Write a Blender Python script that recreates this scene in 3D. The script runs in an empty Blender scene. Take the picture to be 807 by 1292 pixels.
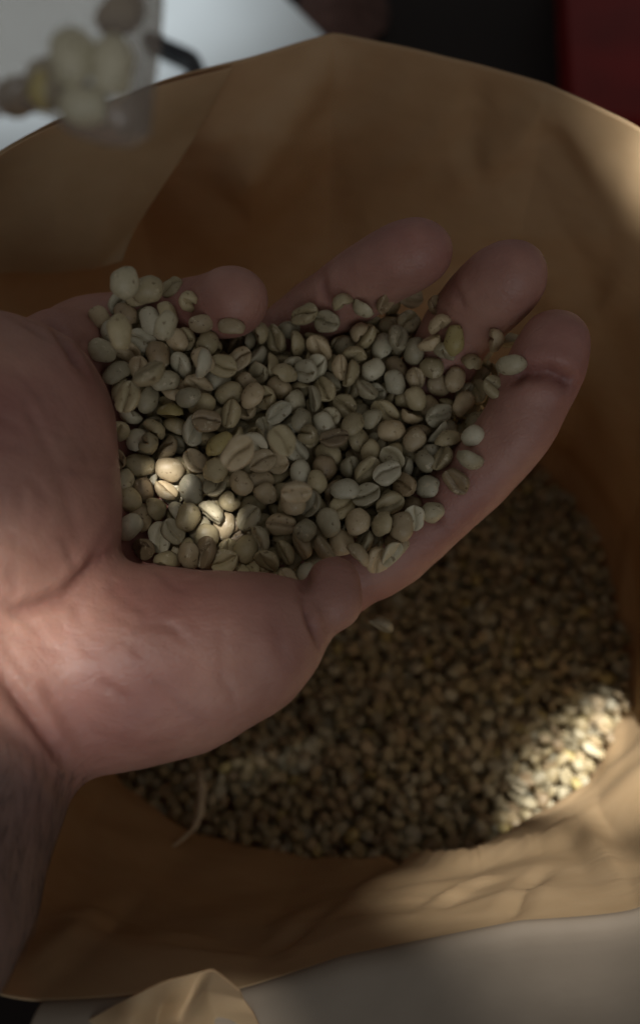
import bpy, bmesh, math, random
import numpy as np
from mathutils import Vector, Matrix, Euler, noise
from mathutils.bvhtree import BVHTree

random.seed(7)
rng = np.random.default_rng(7)
scene = bpy.context.scene
COL = scene.collection

# ------------------------------------------------------------------ camera, world, light, exposure
CAM_Z = 0.470                                   # metres above the ground the bag stands on
PITCH = math.radians(55.0)                      # looking down
F_PX, W_PX, H_PX = 1108.0, 807.0, 1292.0
cam_d = bpy.data.cameras.new('camera')
cam = bpy.data.objects.new('camera', cam_d)
COL.objects.link(cam)
cam.location = (0, 0, CAM_Z)
cam.rotation_euler = (math.radians(90) - PITCH, 0, 0)
cam_d.sensor_fit = 'VERTICAL'
cam_d.sensor_height = 24.0
cam_d.lens = F_PX / H_PX * 24.0
cam_d.clip_start = 0.005
cam_d.clip_end = 50
cam_d.dof.use_dof = True
cam_d.dof.focus_distance = 0.222
cam_d.dof.aperture_fstop = 4.7
scene.camera = cam

world = bpy.data.worlds.new('World')
scene.world = world
world.use_nodes = True
world.node_tree.nodes['Background'].inputs['Color'].default_value = (1.0, 0.965, 0.92, 1)
world.node_tree.nodes['Background'].inputs['Strength'].default_value = 0.128

scene.view_settings.view_transform = 'Standard'
scene.view_settings.look = 'None'
scene.view_settings.exposure = 0.0
scene.view_settings.gamma = 1.0


def aim(o, target):
    d = Vector(target) - o.location
    o.rotation_euler = d.to_track_quat('-Z', 'Y').to_euler()


def area_light(name, loc, target, size, power, color):
    l = bpy.data.lights.new(name, 'AREA')
    l.shape = 'DISK'
    l.size = size
    l.energy = power
    l.color = color
    o = bpy.data.objects.new(name, l)
    COL.objects.link(o)
    o.location = loc
    aim(o, target)
    return o


def spot_light(name, loc, target, cone_deg, blend, power, color, radius):
    l = bpy.data.lights.new(name, 'SPOT')
    l.spot_size = math.radians(cone_deg)
    l.spot_blend = blend
    l.energy = power
    l.color = color
    l.shadow_soft_size = radius
    o = bpy.data.objects.new(name, l)
    COL.objects.link(o)
    o.location = loc
    aim(o, target)
    return o


SP, CP = math.sin(PITCH), math.cos(PITCH)


def cam2world(x, y, d):
    """camera space (mm; x right, y up, d depth) to world metres"""
    return np.array([x, d * CP + y * SP, CAM_Z * 1000 - d * SP + y * CP]) * 0.001


def at(px, py, d):
    """a photograph pixel at a depth (mm) as a camera space point"""
    return np.array([(px - 403.5) / F_PX * d, (646 - py) / F_PX * d, d])


def on_z(px, py, z):
    """the world point (metres) where a pixel's ray meets height z mm below the camera"""
    v = (646 - py) / F_PX
    d = z / (SP - v * CP)
    return cam2world((px - 403.5) / F_PX * d, v * d, d)


area_light('window_light', (0.25, -1.30, 0.72), (0.0, 0.18, 0.30), 0.9, 2.6, (0.92, 0.96, 1.0))
LDIR = Vector((0.0, -0.22, -1.0)).normalized()


def gleam(name, target, cone, power, direction, blend=0.5, dist=2.0, radius=0.012, color=(1.0, 0.965, 0.90)):
    t = Vector(target)
    return spot_light(name, t - Vector(direction).normalized() * dist, t, cone, blend, power, color, radius)


# added spot lamps, each cone aimed to lay one patch of daylight
LDIR2 = Vector((0.06, 0.38, -1.0)).normalized()
gleam('added_spot_bag', (0.149, 0.088, 0.10), 4.1, 500.0, LDIR, 0.25)
gleam('added_spot_paper', (0.058, 0.056, 0.225), 2.4, 160.0, LDIR, 0.5)
gleam('added_spot_cuff', cam2world(*at(285, 1385, 186)), 1.15, 150.0, LDIR, 0.5, 1.5)
gleam('added_spot_palm', cam2world(*at(35, 800, 182)), 1.3, 135.0, LDIR2, 1.0, 1.7)
gleam('thenar_fill', cam2world(*at(140, 815, 185)), 2.2, 50.0, LDIR2, 1.0)  # added wide soft spot that lifts the ball of the thumb
gleam('added_spot_beans', cam2world(*at(212, 602, 226)), 1.0, 30.0, LDIR2, 0.6, 0.62, 0.003, (1.0, 0.97, 0.93))
gleam('added_spot_more_beans', cam2world(*at(274, 655, 226)), 1.0, 30.0, LDIR2, 0.6, 0.62, 0.003, (1.0, 0.97, 0.93))
gleam('added_spot_rim', cam2world(*at(800, 178, 262)), 1.2, 420.0, (0.9, -0.05, -0.55), 0.9)
gleam('board_fill', (-0.30, 0.98, 0.02), 20.0, 62.0, (0.0, 0.1, -1.0), 0.5, 1.6, 0.1, (0.92, 0.97, 1.0))  # added spot that brightens the board, no window stands there

# ------------------------------------------------------------------ node helpers


def new_mat(name):
    m = bpy.data.materials.new(name)
    m.use_nodes = True
    return m, m.node_tree.nodes, m.node_tree.links, m.node_tree.nodes['Principled BSDF']


def N(nodes, typ, **kw):
    n = nodes.new(typ)
    for k, v in kw.items():
        if k in n.inputs:
            n.inputs[k].default_value = v
        else:
            setattr(n, k, v)
    return n


def ramp(nodes, stops):
    r = nodes.new('ShaderNodeValToRGB')
    el = r.color_ramp.elements
    while len(el) < len(stops):
        el.new(0.5)
    for e, (p, c) in zip(el, stops):
        e.position = p
        e.color = (*c, 1)
    return r


# ------------------------------------------------------------------ mesh helpers


def link_mesh(name, verts, faces, mat=None, parent=None, smooth=True):
    me = bpy.data.meshes.new(name)
    me.from_pydata([tuple(v) for v in verts], [], [tuple(f) for f in faces])
    me.update()
    if smooth:
        me.polygons.foreach_set('use_smooth', [True] * len(me.polygons))
    if mat:
        me.materials.append(mat)
    o = bpy.data.objects.new(name, me)
    COL.objects.link(o)
    if parent:
        o.parent = parent
    return o


def tag(o, label=None, cat=None, group=None, kind=None):
    if label:
        o['label'] = label
    if cat:
        o['category'] = cat
    if group:
        o['group'] = group
    if kind:
        o['kind'] = kind
    return o


def empty(name, loc=(0, 0, 0)):
    o = bpy.data.objects.new(name, None)
    o.empty_display_size = 0.02
    o.location = loc
    COL.objects.link(o)
    return o


def keep_parent(child, parent):
    child.parent = parent
    child.matrix_parent_inverse = Matrix.Translation(-Vector(parent.location))


# ------------------------------------------------------------------ signed distance modelling of the hand


def cat(p0, p1, p2, p3, t, s=0.30):
    m1, m2 = (p2 - p0) * s, (p3 - p1) * s
    return ((2 * t ** 3 - 3 * t ** 2 + 1) * p1 + (t ** 3 - 2 * t ** 2 + t) * m1 + (-2 * t ** 3 + 3 * t ** 2) * p2 + (t ** 3 - t ** 2) * m2)


def smin(a, b, k):
    h = np.maximum(k - np.abs(a - b), 0.0) / k
    return np.minimum(a, b) - h * h * k * 0.25


def cone(p, a, b, ra, rb):
    ab = b - a
    t = np.clip(((p - a) @ ab) / (ab @ ab), 0, 1)
    q = p - a - t[:, None] * ab
    return np.sqrt((q * q).sum(1)) - (ra + (rb - ra) * t)


def chain(p, pts, k):
    d = None
    if len(pts) > 4:                                  # fingers bend in curves, not in straight pieces
        q = [np.array(a, float) for a in pts]
        fine = []
        for i in range(len(q) - 1):
            p0 = q[i - 1] if i else q[0] * 2 - q[1]
            p3 = q[i + 2] if i + 2 < len(q) else q[-1] * 2 - q[-2]
            for t in (0.0, 0.34, 0.67):
                fine.append(cat(p0, q[i], q[i + 1], p3, t, 0.45))
        fine.append(q[-1])
        pts = fine
    for (a, b) in zip(pts[:-1], pts[1:]):
        c = cone(p, at(*a[:3]), at(*b[:3]), a[3], b[3])
        d = c if d is None else smin(d, c, k)
    return d


# joints: pixel x, pixel y, depth mm, radius mm
FOREARM = [(-25, 845, 200, 23.0), (-60, 960, 190, 24.5), (-135, 1120, 178, 27.0), (-300, 1420, 160, 30.0)]
HEEL = [(-8, 545, 202, 27.5), (-15, 650, 202, 28.0), (-40, 830, 200, 24.0)]
THENAR = [(20, 850, 204, 20.0), (140, 842, 205, 20.6), (236, 834, 205, 17.4), (310, 813, 205, 12.8), (350, 793, 205, 8.8)]
THUMB = [(390, 780, 207, 6.5), (417, 757, 208, 6.4), (421, 734, 209, 6.0)]
PALM = [
    [(-15, 600, 225, 22), (150, 460, 252, 10)],
    [(-15, 640, 225, 22), (240, 540, 262, 11)],
    [(0, 720, 225, 22), (320, 630, 262, 11)],
    [(100, 820, 222, 18), (395, 735, 250, 11)],
    [(150, 460, 252, 10), (240, 540, 262, 11)],
    [(240, 540, 262, 11), (320, 630, 262, 11)],
    [(320, 630, 262, 11), (395, 735, 250, 11)],
    [(-15, 600, 225, 22), (60, 455, 232, 10)],
]
LITTLE = [(60, 455, 228, 10.5), (110, 420, 250, 9.5), (190, 405, 252, 8.8), (255, 390, 243, 8.2), (288, 382, 234, 7.8), (298, 379, 231, 7.4)]
RING = [(240, 540, 262, 10.5), (370, 420, 259, 9.4), (440, 368, 245, 9.0), (495, 334, 235, 8.7), (530, 316, 230, 8.2)]
MIDDLE = [(320, 640, 262, 10.5), (500, 535, 259, 9.8), (578, 418, 244, 9.6), (618, 372, 233, 9.4), (647, 346, 227, 8.8)]
INDEX = [(400, 742, 248, 10.0), (500, 690, 244, 9.6), (582, 618, 237, 9.0), (640, 556, 231, 8.9), (674, 498, 228, 8.7), (699, 433, 225, 8.7)]


def hand_sdf(p):
    arm = smin(chain(p, FOREARM, 8), chain(p, HEEL, 10), 14)
    palm = arm
    for seg in PALM:
        palm = smin(palm, chain(p, seg, 6), 10)
    thumb = smin(chain(p, THENAR, 8), chain(p, THUMB, 3.0), 3.0)
    fl = chain(p, LITTLE, 3)
    fr = chain(p, RING, 3)
    fm = chain(p, MIDDLE, 3)
    fi = chain(p, INDEX, 3)
    a = palm
    for f in (fl, fr, fm, fi):
        a = np.minimum(a, smin(palm, f, 7))
    b = smin(palm, thumb, 7)
    return np.minimum(a, b)


def sdf_mesh(fn, lo, hi, h):
    n = [int(math.ceil((hi[i] - lo[i]) / h)) + 1 for i in range(3)]
    cs = 6                                            # coarse cell in fine cells
    nc = [int(math.ceil((k - 1) / cs)) + 1 for k in n]
    g = np.stack(np.meshgrid(*[lo[i] + np.arange(nc[i]) * h * cs for i in range(3)], indexing='ij'), -1).reshape(-1, 3)
    C = fn(g).reshape(nc)
    idx = [np.minimum((np.arange(n[i]) + cs // 2) // cs, nc[i] - 1) for i in range(3)]
    F = C[np.ix_(*idx)].astype(np.float64)
    near = np.abs(F) < h * cs * 1.3
    ii = np.argwhere(near)
    out = np.empty(len(ii))
    for s in range(0, len(ii), 400000):
        out[s:s + 400000] = fn(np.array(lo) + ii[s:s + 400000] * h)
    F[near] = out
    ins = F < 0
    nx, ny, nz = n
    cellcnt = np.zeros((nx - 1, ny - 1, nz - 1), int)
    for dx in (0, 1):
        for dy in (0, 1):
            for dz in (0, 1):
                cellcnt += ins[dx:nx - 1 + dx, dy:ny - 1 + dy, dz:nz - 1 + dz]
    act = (cellcnt > 0) & (cellcnt < 8)
    cid = -np.ones(act.shape, int)
    cells = np.argwhere(act)
    cid[act] = np.arange(len(cells))
    acc = np.zeros((len(cells), 3))
    cnt = np.zeros(len(cells))
    corners = [(a, b, c) for a in (0, 1) for b in (0, 1) for c in (0, 1)]
    for c0 in corners:
        for ax in range(3):
            if c0[ax] == 1:
                continue
            c1 = list(c0)
            c1[ax] = 1
            v0 = F[cells[:, 0] + c0[0], cells[:, 1] + c0[1], cells[:, 2] + c0[2]]
            v1 = F[cells[:, 0] + c1[0], cells[:, 1] + c1[1], cells[:, 2] + c1[2]]
            m = (v0 < 0) != (v1 < 0)
            t = v0[m] / (v0[m] - v1[m])
            pt = np.array(c0, float) + np.zeros((m.sum(), 3))
            pt[:, ax] += t
            acc[m] += pt
            cnt[m] += 1
    V = np.array(lo) + (cells + acc / cnt[:, None]) * h
    faces = []
    for ax in range(3):
        o1, o2 = [(1, 2), (2, 0), (0, 1)][ax]
        sl0 = [slice(None)] * 3
        sl1 = [slice(None)] * 3
        sl0[ax] = slice(0, n[ax] - 1)
        sl1[ax] = slice(1, n[ax])
        ch = ins[tuple(sl0)] != ins[tuple(sl1)]
        e = np.argwhere(ch)
        ok = (e[:, o1] > 0) & (e[:, o2] > 0) & (e[:, o1] < n[o1] - 1) & (e[:, o2] < n[o2] - 1)
        e = e[ok]
        pos = ins[tuple(sl0)][tuple(e.T)]
        q = []
        for (da, db) in ((1, 1), (0, 1), (0, 0), (1, 0)):
            c = e.copy()
            c[:, o1] -= da
            c[:, o2] -= db
            q.append(cid[tuple(c.T)])
        q = np.stack(q, 1)
        q[~pos] = q[~pos][:, ::-1]
        faces.append(q)
    faces = np.concatenate(faces)
    for _ in range(2):                                # pull the vertices onto the surface
        e = 0.4
        f0 = fn(V)
        gr = np.stack([fn(V + np.eye(3)[i] * e) - f0 for i in range(3)], 1) / e
        V = V - gr * (f0 / np.maximum((gr * gr).sum(1), 0.2))[:, None] * 0.8
    return V, faces


HV, HF = sdf_mesh(hand_sdf, (-150, -135, 140), (85, 80, 285), 1.1)
# camera space is mirrored against world (depth = -z): flip the faces
HW = np.stack([HV[:, 0], HV[:, 2] * CP + HV[:, 1] * SP, CAM_Z * 1000 - HV[:, 2] * SP + HV[:, 1] * CP], 1) * 0.001

# ------------------------------------------------------------------ materials


def paper_mat(name, c0, c1, glow):
    m, n, l, b = new_mat(name)
    tc = N(n, 'ShaderNodeTexCoord')
    mp = N(n, 'ShaderNodeMapping')
    mp.inputs['Scale'].default_value = (1, 1, 1.6)
    l.new(tc.outputs['Object'], mp.inputs['Vector'])
    n1 = N(n, 'ShaderNodeTexNoise', Scale=90.0, Detail=6.0)
    l.new(mp.outputs[0], n1.inputs['Vector'])
    n2 = N(n, 'ShaderNodeTexNoise', Scale=14.0, Detail=3.0)
    l.new(tc.outputs['Object'], n2.inputs['Vector'])
    r = ramp(n, [(0.25, c0), (0.75, c1)])
    mx = N(n, 'ShaderNodeMath', operation='ADD')
    mul = N(n, 'ShaderNodeMath', operation='MULTIPLY')
    mul.inputs[1].default_value = 0.5
    l.new(n1.outputs[0], mx.inputs[0])
    l.new(n2.outputs[0], mx.inputs[1])
    l.new(mx.outputs[0], mul.inputs[0])
    l.new(mul.outputs[0], r.inputs[0])
    l.new(r.outputs[0], b.inputs['Base Color'])
    b.inputs['Roughness'].default_value = 0.7
    n3 = N(n, 'ShaderNodeTexNoise', Scale=600.0, Detail=4.0)
    l.new(tc.outputs['Object'], n3.inputs['Vector'])
    bp = N(n, 'ShaderNodeBump', Strength=0.12, Distance=0.0005)
    l.new(n3.outputs[0], bp.inputs['Height'])
    l.new(bp.outputs[0], b.inputs['Normal'])
    tl = N(n, 'ShaderNodeBsdfTranslucent')
    tl.inputs['Color'].default_value = (*glow, 1)
    ms = N(n, 'ShaderNodeMixShader')
    ms.inputs[0].default_value = 0.34
    l.new(b.outputs[0], ms.inputs[1])
    l.new(tl.outputs[0], ms.inputs[2])
    l.new(ms.outputs[0], n['Material Output'].inputs['Surface'])
    return m


def skin_mat():
    m, n, l, b = new_mat('skin')
    tc = N(n, 'ShaderNodeTexCoord')
    n1 = N(n, 'ShaderNodeTexNoise', Scale=70.0, Detail=5.0, Roughness=0.6)
    l.new(tc.outputs['Object'], n1.inputs['Vector'])
    r = ramp(n, [(0.3, (0.315, 0.172, 0.135)), (0.7, (0.405, 0.238, 0.188))])
    l.new(n1.outputs[0], r.inputs[0])
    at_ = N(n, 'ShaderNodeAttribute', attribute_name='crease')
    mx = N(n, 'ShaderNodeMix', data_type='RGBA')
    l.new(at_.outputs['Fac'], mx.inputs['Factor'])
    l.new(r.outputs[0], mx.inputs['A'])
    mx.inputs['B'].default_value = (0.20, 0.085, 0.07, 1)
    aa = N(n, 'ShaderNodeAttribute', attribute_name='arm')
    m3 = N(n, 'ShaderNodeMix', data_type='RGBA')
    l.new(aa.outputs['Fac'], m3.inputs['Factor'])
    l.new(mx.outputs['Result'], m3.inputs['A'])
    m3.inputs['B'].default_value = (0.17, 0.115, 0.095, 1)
    n5 = N(n, 'ShaderNodeTexNoise', Scale=28.0, Detail=4.0)
    l.new(tc.outputs['Object'], n5.inputs['Vector'])
    r5 = ramp(n, [(0.34, (1.15, 1.06, 1.0)), (0.66, (0.86, 0.62, 0.64))])
    l.new(n5.outputs[0], r5.inputs[0])
    m5 = N(n, 'ShaderNodeMix', data_type='RGBA', blend_type='MULTIPLY')
    m5.inputs['Factor'].default_value = 0.8
    l.new(m3.outputs['Result'], m5.inputs['A'])
    l.new(r5.outputs[0], m5.inputs['B'])
    l.new(m5.outputs['Result'], b.inputs['Base Color'])
    b.inputs['Roughness'].default_value = 0.5
    b.inputs['Subsurface Weight'].default_value = 0.25
    b.inputs['Subsurface Radius'].default_value = (1.0, 0.35, 0.2)
    b.inputs['Subsurface Scale'].default_value = 0.002
    v = N(n, 'ShaderNodeTexVoronoi', Scale=900.0)
    v.feature = 'DISTANCE_TO_EDGE'
    n2 = N(n, 'ShaderNodeTexNoise', Scale=350.0, Detail=3.0)
    l.new(tc.outputs['Object'], n2.inputs['Vector'])
    l.new(tc.outputs['Object'], v.inputs['Vector'])
    ad = N(n, 'ShaderNodeMath', operation='ADD')
    l.new(v.outputs[0], ad.inputs[0])
    l.new(n2.outputs[0], ad.inputs[1])
    bp = N(n, 'ShaderNodeBump', Strength=0.25, Distance=0.0004)
    v2 = N(n, 'ShaderNodeTexVoronoi', Scale=230.0)
    v2.feature = 'DISTANCE_TO_EDGE'
    mp2 = N(n, 'ShaderNodeMapping')
    mp2.inputs['Rotation'].default_value = (0.3, 0.2, 0.7)
    mp2.inputs['Scale'].default_value = (0.45, 1.3, 1.0)
    ds = N(n, 'ShaderNodeVectorMath', operation='MULTIPLY_ADD')
    n6 = N(n, 'ShaderNodeTexNoise', Scale=120.0, Detail=2.0)
    l.new(tc.outputs['Object'], n6.inputs['Vector'])
    l.new(n6.outputs['Color'], ds.inputs[0])
    ds.inputs[1].default_value = (0.006, 0.006, 0.006)
    l.new(tc.outputs['Object'], ds.inputs[2])
    l.new(ds.outputs[0], mp2.inputs['Vector'])
    l.new(mp2.outputs[0], v2.inputs['Vector'])
    mr2 = N(n, 'ShaderNodeMapRange')
    mr2.inputs['From Max'].default_value = 0.12
    l.new(v2.outputs[0], mr2.inputs['Value'])
    ad2 = N(n, 'ShaderNodeMath', operation='ADD')
    l.new(ad.outputs[0], ad2.inputs[0])
    mu2 = N(n, 'ShaderNodeMath', operation='MULTIPLY')
    mu2.inputs[1].default_value = 0.35
    l.new(mr2.outputs[0], mu2.inputs[0])
    l.new(mu2.outputs[0], ad2.inputs[1])
    bp.inputs['Strength'].default_value = 0.32
    l.new(ad2.outputs[0], bp.inputs['Height'])
    l.new(bp.outputs[0], b.inputs['Normal'])
    return m


M_PAPER = paper_mat('kraft_paper', (0.465, 0.333, 0.180), (0.585, 0.440, 0.262), (0.68, 0.29, 0.02))
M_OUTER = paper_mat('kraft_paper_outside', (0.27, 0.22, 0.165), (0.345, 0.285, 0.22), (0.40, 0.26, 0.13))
M_SKIN = skin_mat()
M_HAIR, _n, _l, _b = new_mat('dark_hair')
_b.inputs['Base Color'].default_value = (0.02, 0.013, 0.01, 1)
_b.inputs['Roughness'].default_value = 0.4


# ------------------------------------------------------------------ coffee bean shapes (mm, flat side down)


def bean_shape(L=8.2, Wd=6.6, top=3.3, bot=0.8, cut=1.0, bend=0.35, skew=0.0, curl=0.0, seed=0):
    """one green coffee bean: domed back, flat face with a sunken wavy centre cut; returns verts, faces and the cut line"""
    r_ = random.Random(seed)
    ph = [r_.uniform(0, 6.28) for _ in range(4)]
    a, b = L / 2, Wd / 2
    base_ang = [-72, -52, -34, -20, -11, -5, 0, 5, 11, 20, 34, 52, 72, 95, 120, 150, 180, 210, 240, 265]
    rings = 13
    def wave(x):
        return bend * math.sin(x / a * 2.2 + ph[0]) * 0.9
    def warp(x, y, z):
        w = 1 + 0.05 * math.sin(x * 0.9 + ph[1]) + 0.04 * math.sin(y * 1.3 + ph[2])
        y2 = y * (1 + skew * x / a) * w
        z2 = z * (1 + 0.05 * math.sin(x * 0.7 + ph[3]))
        z2 -= curl * (x / a) ** 2 * 1.4 + curl * (y / b) ** 2 * 0.8
        o = Vector((x, y2, z2))
        k_ = Vector((seed * 3.7, seed * 1.9, 0))
        d_ = noise.noise_vector(o * 0.32 + k_) * 0.42 + noise.noise_vector(o * 0.9 + k_) * 0.10
        return (o.x + d_.x, o.y + d_.y, o.z + d_.z)
    V, F = [], []
    V.append(warp(-a, 0, 0.3))
    for i in range(1, rings):
        th = math.pi * i / rings
        x = -a * math.cos(th)
        s = math.sin(th) ** 0.86
        for g_ in base_ang:
            g = math.radians(g_ - 90)
            y, zz = math.cos(g) * s, math.sin(g) * s
            if zz >= 0:
                z = top * zz ** 0.92
            else:
                z = -bot * abs(zz) ** 0.5 * s ** 0.4
            y *= b
            if abs(g_) < 75:
                e = (y - wave(x)) / 0.36
                z += cut * math.exp(-e * e) * max(0.0, 1 - (x / a) ** 6)
                z += 0.35 * math.exp(-((y - wave(x)) / 1.1) ** 2) * 0.7
            V.append(warp(x, y, z))
    V.append(warp(a, 0, 0.3))
    k = len(base_ang)
    for i in range(rings - 2):
        for j in range(k):
            p, q = 1 + i * k + j, 1 + i * k + (j + 1) % k
            F.append((p, q, q + k, p + k))
    for j in range(k):
        F.append((0, 1 + (j + 1) % k, 1 + j))
        e = len(V) - 1
        F.append((e, e - k + j, e - k + (j + 1) % k))
    C, CF = [], []
    n = 10
    for i in range(n + 1):
        x = -a * 0.86 + 2 * a * 0.86 * i / n
        hw = 0.27 * (1 - (2 * i / n - 1) ** 4) + 0.06
        for sgn in (-1, 0, 1):
            zc = -bot * 0.9 + cut * 0.92 + 0.30 - (0.16 if sgn == 0 else 0.0)
            C.append(warp(x, wave(x) + sgn * hw, zc))
    for i in range(n):
        for j in (0, 1):
            p = i * 3 + j
            CF.append((p, p + 3, p + 4, p + 1))
    return V, F, C, CF


SHAPES = [
    dict(L=8.3, Wd=6.6, seed=1, cut=1.2), dict(L=8.9, Wd=6.6, top=3.0, seed=2, bend=0.6, cut=1.3), dict(L=7.5, Wd=6.3, top=3.3, seed=3, skew=0.14),
    dict(L=7.9, Wd=6.9, top=2.8, seed=4, skew=-0.18, bend=0.25, cut=1.3), dict(L=7.2, Wd=6.0, top=3.1, seed=5, bend=0.5),
    dict(L=8.2, Wd=6.2, top=2.6, bot=0.6, cut=1.4, curl=0.4, seed=6, bend=0.6), dict(L=6.9, Wd=5.3, top=2.9, bot=2.1, cut=1.5, seed=7, bend=0.3),
    dict(L=7.6, Wd=6.2, top=2.4, bot=0.5, cut=1.1, curl=0.55, seed=8, bend=0.8, skew=0.1),
]
BEANS = [bean_shape(**k) for k in SHAPES]
BEANS = [tuple([[tuple(c * 0.95 for c in v) for v in B[0]], B[1], [tuple(c * 0.95 for c in v) for v in B[2]], B[3]]) for B in BEANS]

# ------------------------------------------------------------------ ground and background


def plain_mat(name, color, rough=0.6, scale=30.0, var=0.25):
    m, n, l, b = new_mat(name)
    tc = N(n, 'ShaderNodeTexCoord')
    n1 = N(n, 'ShaderNodeTexNoise', Scale=scale, Detail=5.0)
    l.new(tc.outputs['Object'], n1.inputs['Vector'])
    r = ramp(n, [(0.3, tuple(c * (1 - var) for c in color)), (0.7, tuple(min(1, c * (1 + var)) for c in color))])
    l.new(n1.outputs[0], r.inputs[0])
    l.new(r.outputs[0], b.inputs['Base Color'])
    b.inputs['Roughness'].default_value = rough
    b.inputs['Specular IOR Level'].default_value = 0.2
    return m


M_FLOOR = plain_mat('dark_floor', (0.010, 0.006, 0.005), 0.7, 8)
M_BOARD = plain_mat('white_board', (0.78, 0.84, 0.86), 0.45, 12, 0.04)
M_BLACK = plain_mat('black_rubber', (0.012, 0.012, 0.014), 0.45, 60, 0.2)
M_RED = plain_mat('red_card', (0.17, 0.004, 0.003), 0.5, 20, 0.2)
M_CLOTH = plain_mat('brown_cloth', (0.10, 0.055, 0.045), 0.85, 60, 0.3)
g = link_mesh('ground', [(-4, -2, 0), (4, -2, 0), (4, 6, 0), (-4, 6, 0)], [(0, 1, 2, 3)], M_FLOOR)
tag(g, kind='structure')

# ------------------------------------------------------------------ paper bag


def px_z(px, py, z):
    return on_z(px, py, z) * 1000.0 - np.array([0, 0, CAM_Z * 1000])


# rings of the bag, mm relative to the camera: rim, shoulder, middle, bean level, bottom
RIM = [px_z(420, 42, 150), px_z(560, 73, 150), px_z(690, 105, 150), px_z(807, 165, 152), np.array([135, 200, -165]),
       np.array([140, 130, -195]), np.array([118, 78, -215]), px_z(807, 1145, 220), px_z(655, 1163, 220), px_z(548, 1184, 221), px_z(430, 1208, 219), px_z(300, 1250, 220),
       px_z(48, 1264, 212), px_z(-60, 1215, 205), np.array([-150, 130, -185]), np.array([-138, 200, -165]),
       px_z(0, 190, 150), px_z(80, 150, 150), px_z(190, 110, 150), px_z(310, 75, 150)]
BED = [(2, 312), (50, 312), (95, 306), (128, 282), (144, 235), (146, 185), (137, 150), (112, 121), (93, 107), (72, 97), (35, 88), (-5, 88),
       (-48, 98), (-84, 118), (-112, 155), (-122, 200), (-118, 245), (-100, 275), (-70, 297), (-35, 308)]
BED = [np.array([a, b, -370.0]) for a, b in BED]
NC = len(RIM)
SH, MID = [], []
for i in range(NC):
    SH.append(RIM[i] * 0.72 + BED[i] * 0.28)
    MID.append(RIM[i] * 0.35 + BED[i] * 0.65)
BOT = [np.array([b[0] * 0.9 + 2, (b[1] - 195) * 0.9 + 195, -466.0]) for b in BED]
# folds of the paper: near ledge above the beans, left wall pushed out behind the folded flap
for i in (7, 8, 9, 10):
    MID[i] = BED[i] * 0.8 + RIM[i] * 0.2 + np.array([0, 2, 8])
for i in (15, 16, 17, 18):
    SH[i] = SH[i] + np.array([-14, 22, 0])
RINGS = [RIM, SH, MID, BED, BOT]


def ring_dense(R, per):
    out = []
    n = len(R)
    for i in range(n):
        for k in range(per):
            out.append(cat(R[i - 1], R[i], R[(i + 1) % n], R[(i + 2) % n], k / per, 0.16))
    return out


FOLDS = []
fr_ = random.Random(21)
for k in range(9):
    v_ = Vector((fr_.gauss(0, 1), fr_.gauss(0, 1), fr_.gauss(0, 0.8))).normalized()
    lam = (150, 120, 95, 80, 66, 54, 44, 36, 28)[k]
    FOLDS.append((v_, lam, fr_.random(), lam * 0.042, Vector((k * 7.3, k * 3.1, k * 5.7))))


def fold_noise(p, amp=1.0):
    """paper relief in mm: sharp straight creases between flat facets, fading in and out over the sheet"""
    v = Vector(p)
    d = noise.noise(v * 0.012) * 3.0
    for n_, lam, ph, am, off in FOLDS:
        m_ = min(1.0, max(0.0, noise.noise(v * 0.011 + off) * 2.6 + 0.25))
        if m_ > 0:
            t = v.dot(n_) / lam + ph + noise.noise(v * 0.012 + off) * 0.5
            d += am * m_ * (abs((t % 1.0) * 2 - 1) - 0.5)
    return d * amp


def loft(rings, per, rows, closed=True, amp=1.0):
    D = [ring_dense(r, per) for r in rings]
    nc = len(D[0])
    verts = []
    nr = rows * (len(D) - 1) + 1
    for j in range(nr):
        s = min(j // rows, len(D) - 2)
        t = (j - s * rows) / rows
        for i in range(nc):
            p1, p2 = D[s][i], D[s + 1][i]
            p0 = D[s - 1][i] if s > 0 else p1 * 2 - p2
            p3 = D[s + 2][i] if s + 2 < len(D) else p2 * 2 - p1
            verts.append(cat(p0, p1, p2, p3, t, 0.28))
    V = np.array(verts)
    G = V.reshape(nr, nc, 3)
    du = np.roll(G, -1, 1) - np.roll(G, 1, 1)
    dv = np.gradient(G, axis=0)
    nn = np.cross(du, dv)
    nn /= np.linalg.norm(nn, axis=2)[..., None] + 1e-9
    for j in range(nr):
        f = min(1.0, 0.30 + j / rows * 1.2)
        for i in range(nc):
            G[j, i] += nn[j, i] * fold_noise(G[j, i], amp) * f
    faces = []
    for j in range(nr - 1):
        for i in range(nc):
            k = (i + 1) % nc
            faces.append((j * nc + i, j * nc + k, (j + 1) * nc + k, (j + 1) * nc + i))
    return G, faces


def mm(V):
    return np.asarray(V).reshape(-1, 3) * 0.001 + np.array([0, 0, CAM_Z])


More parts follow.
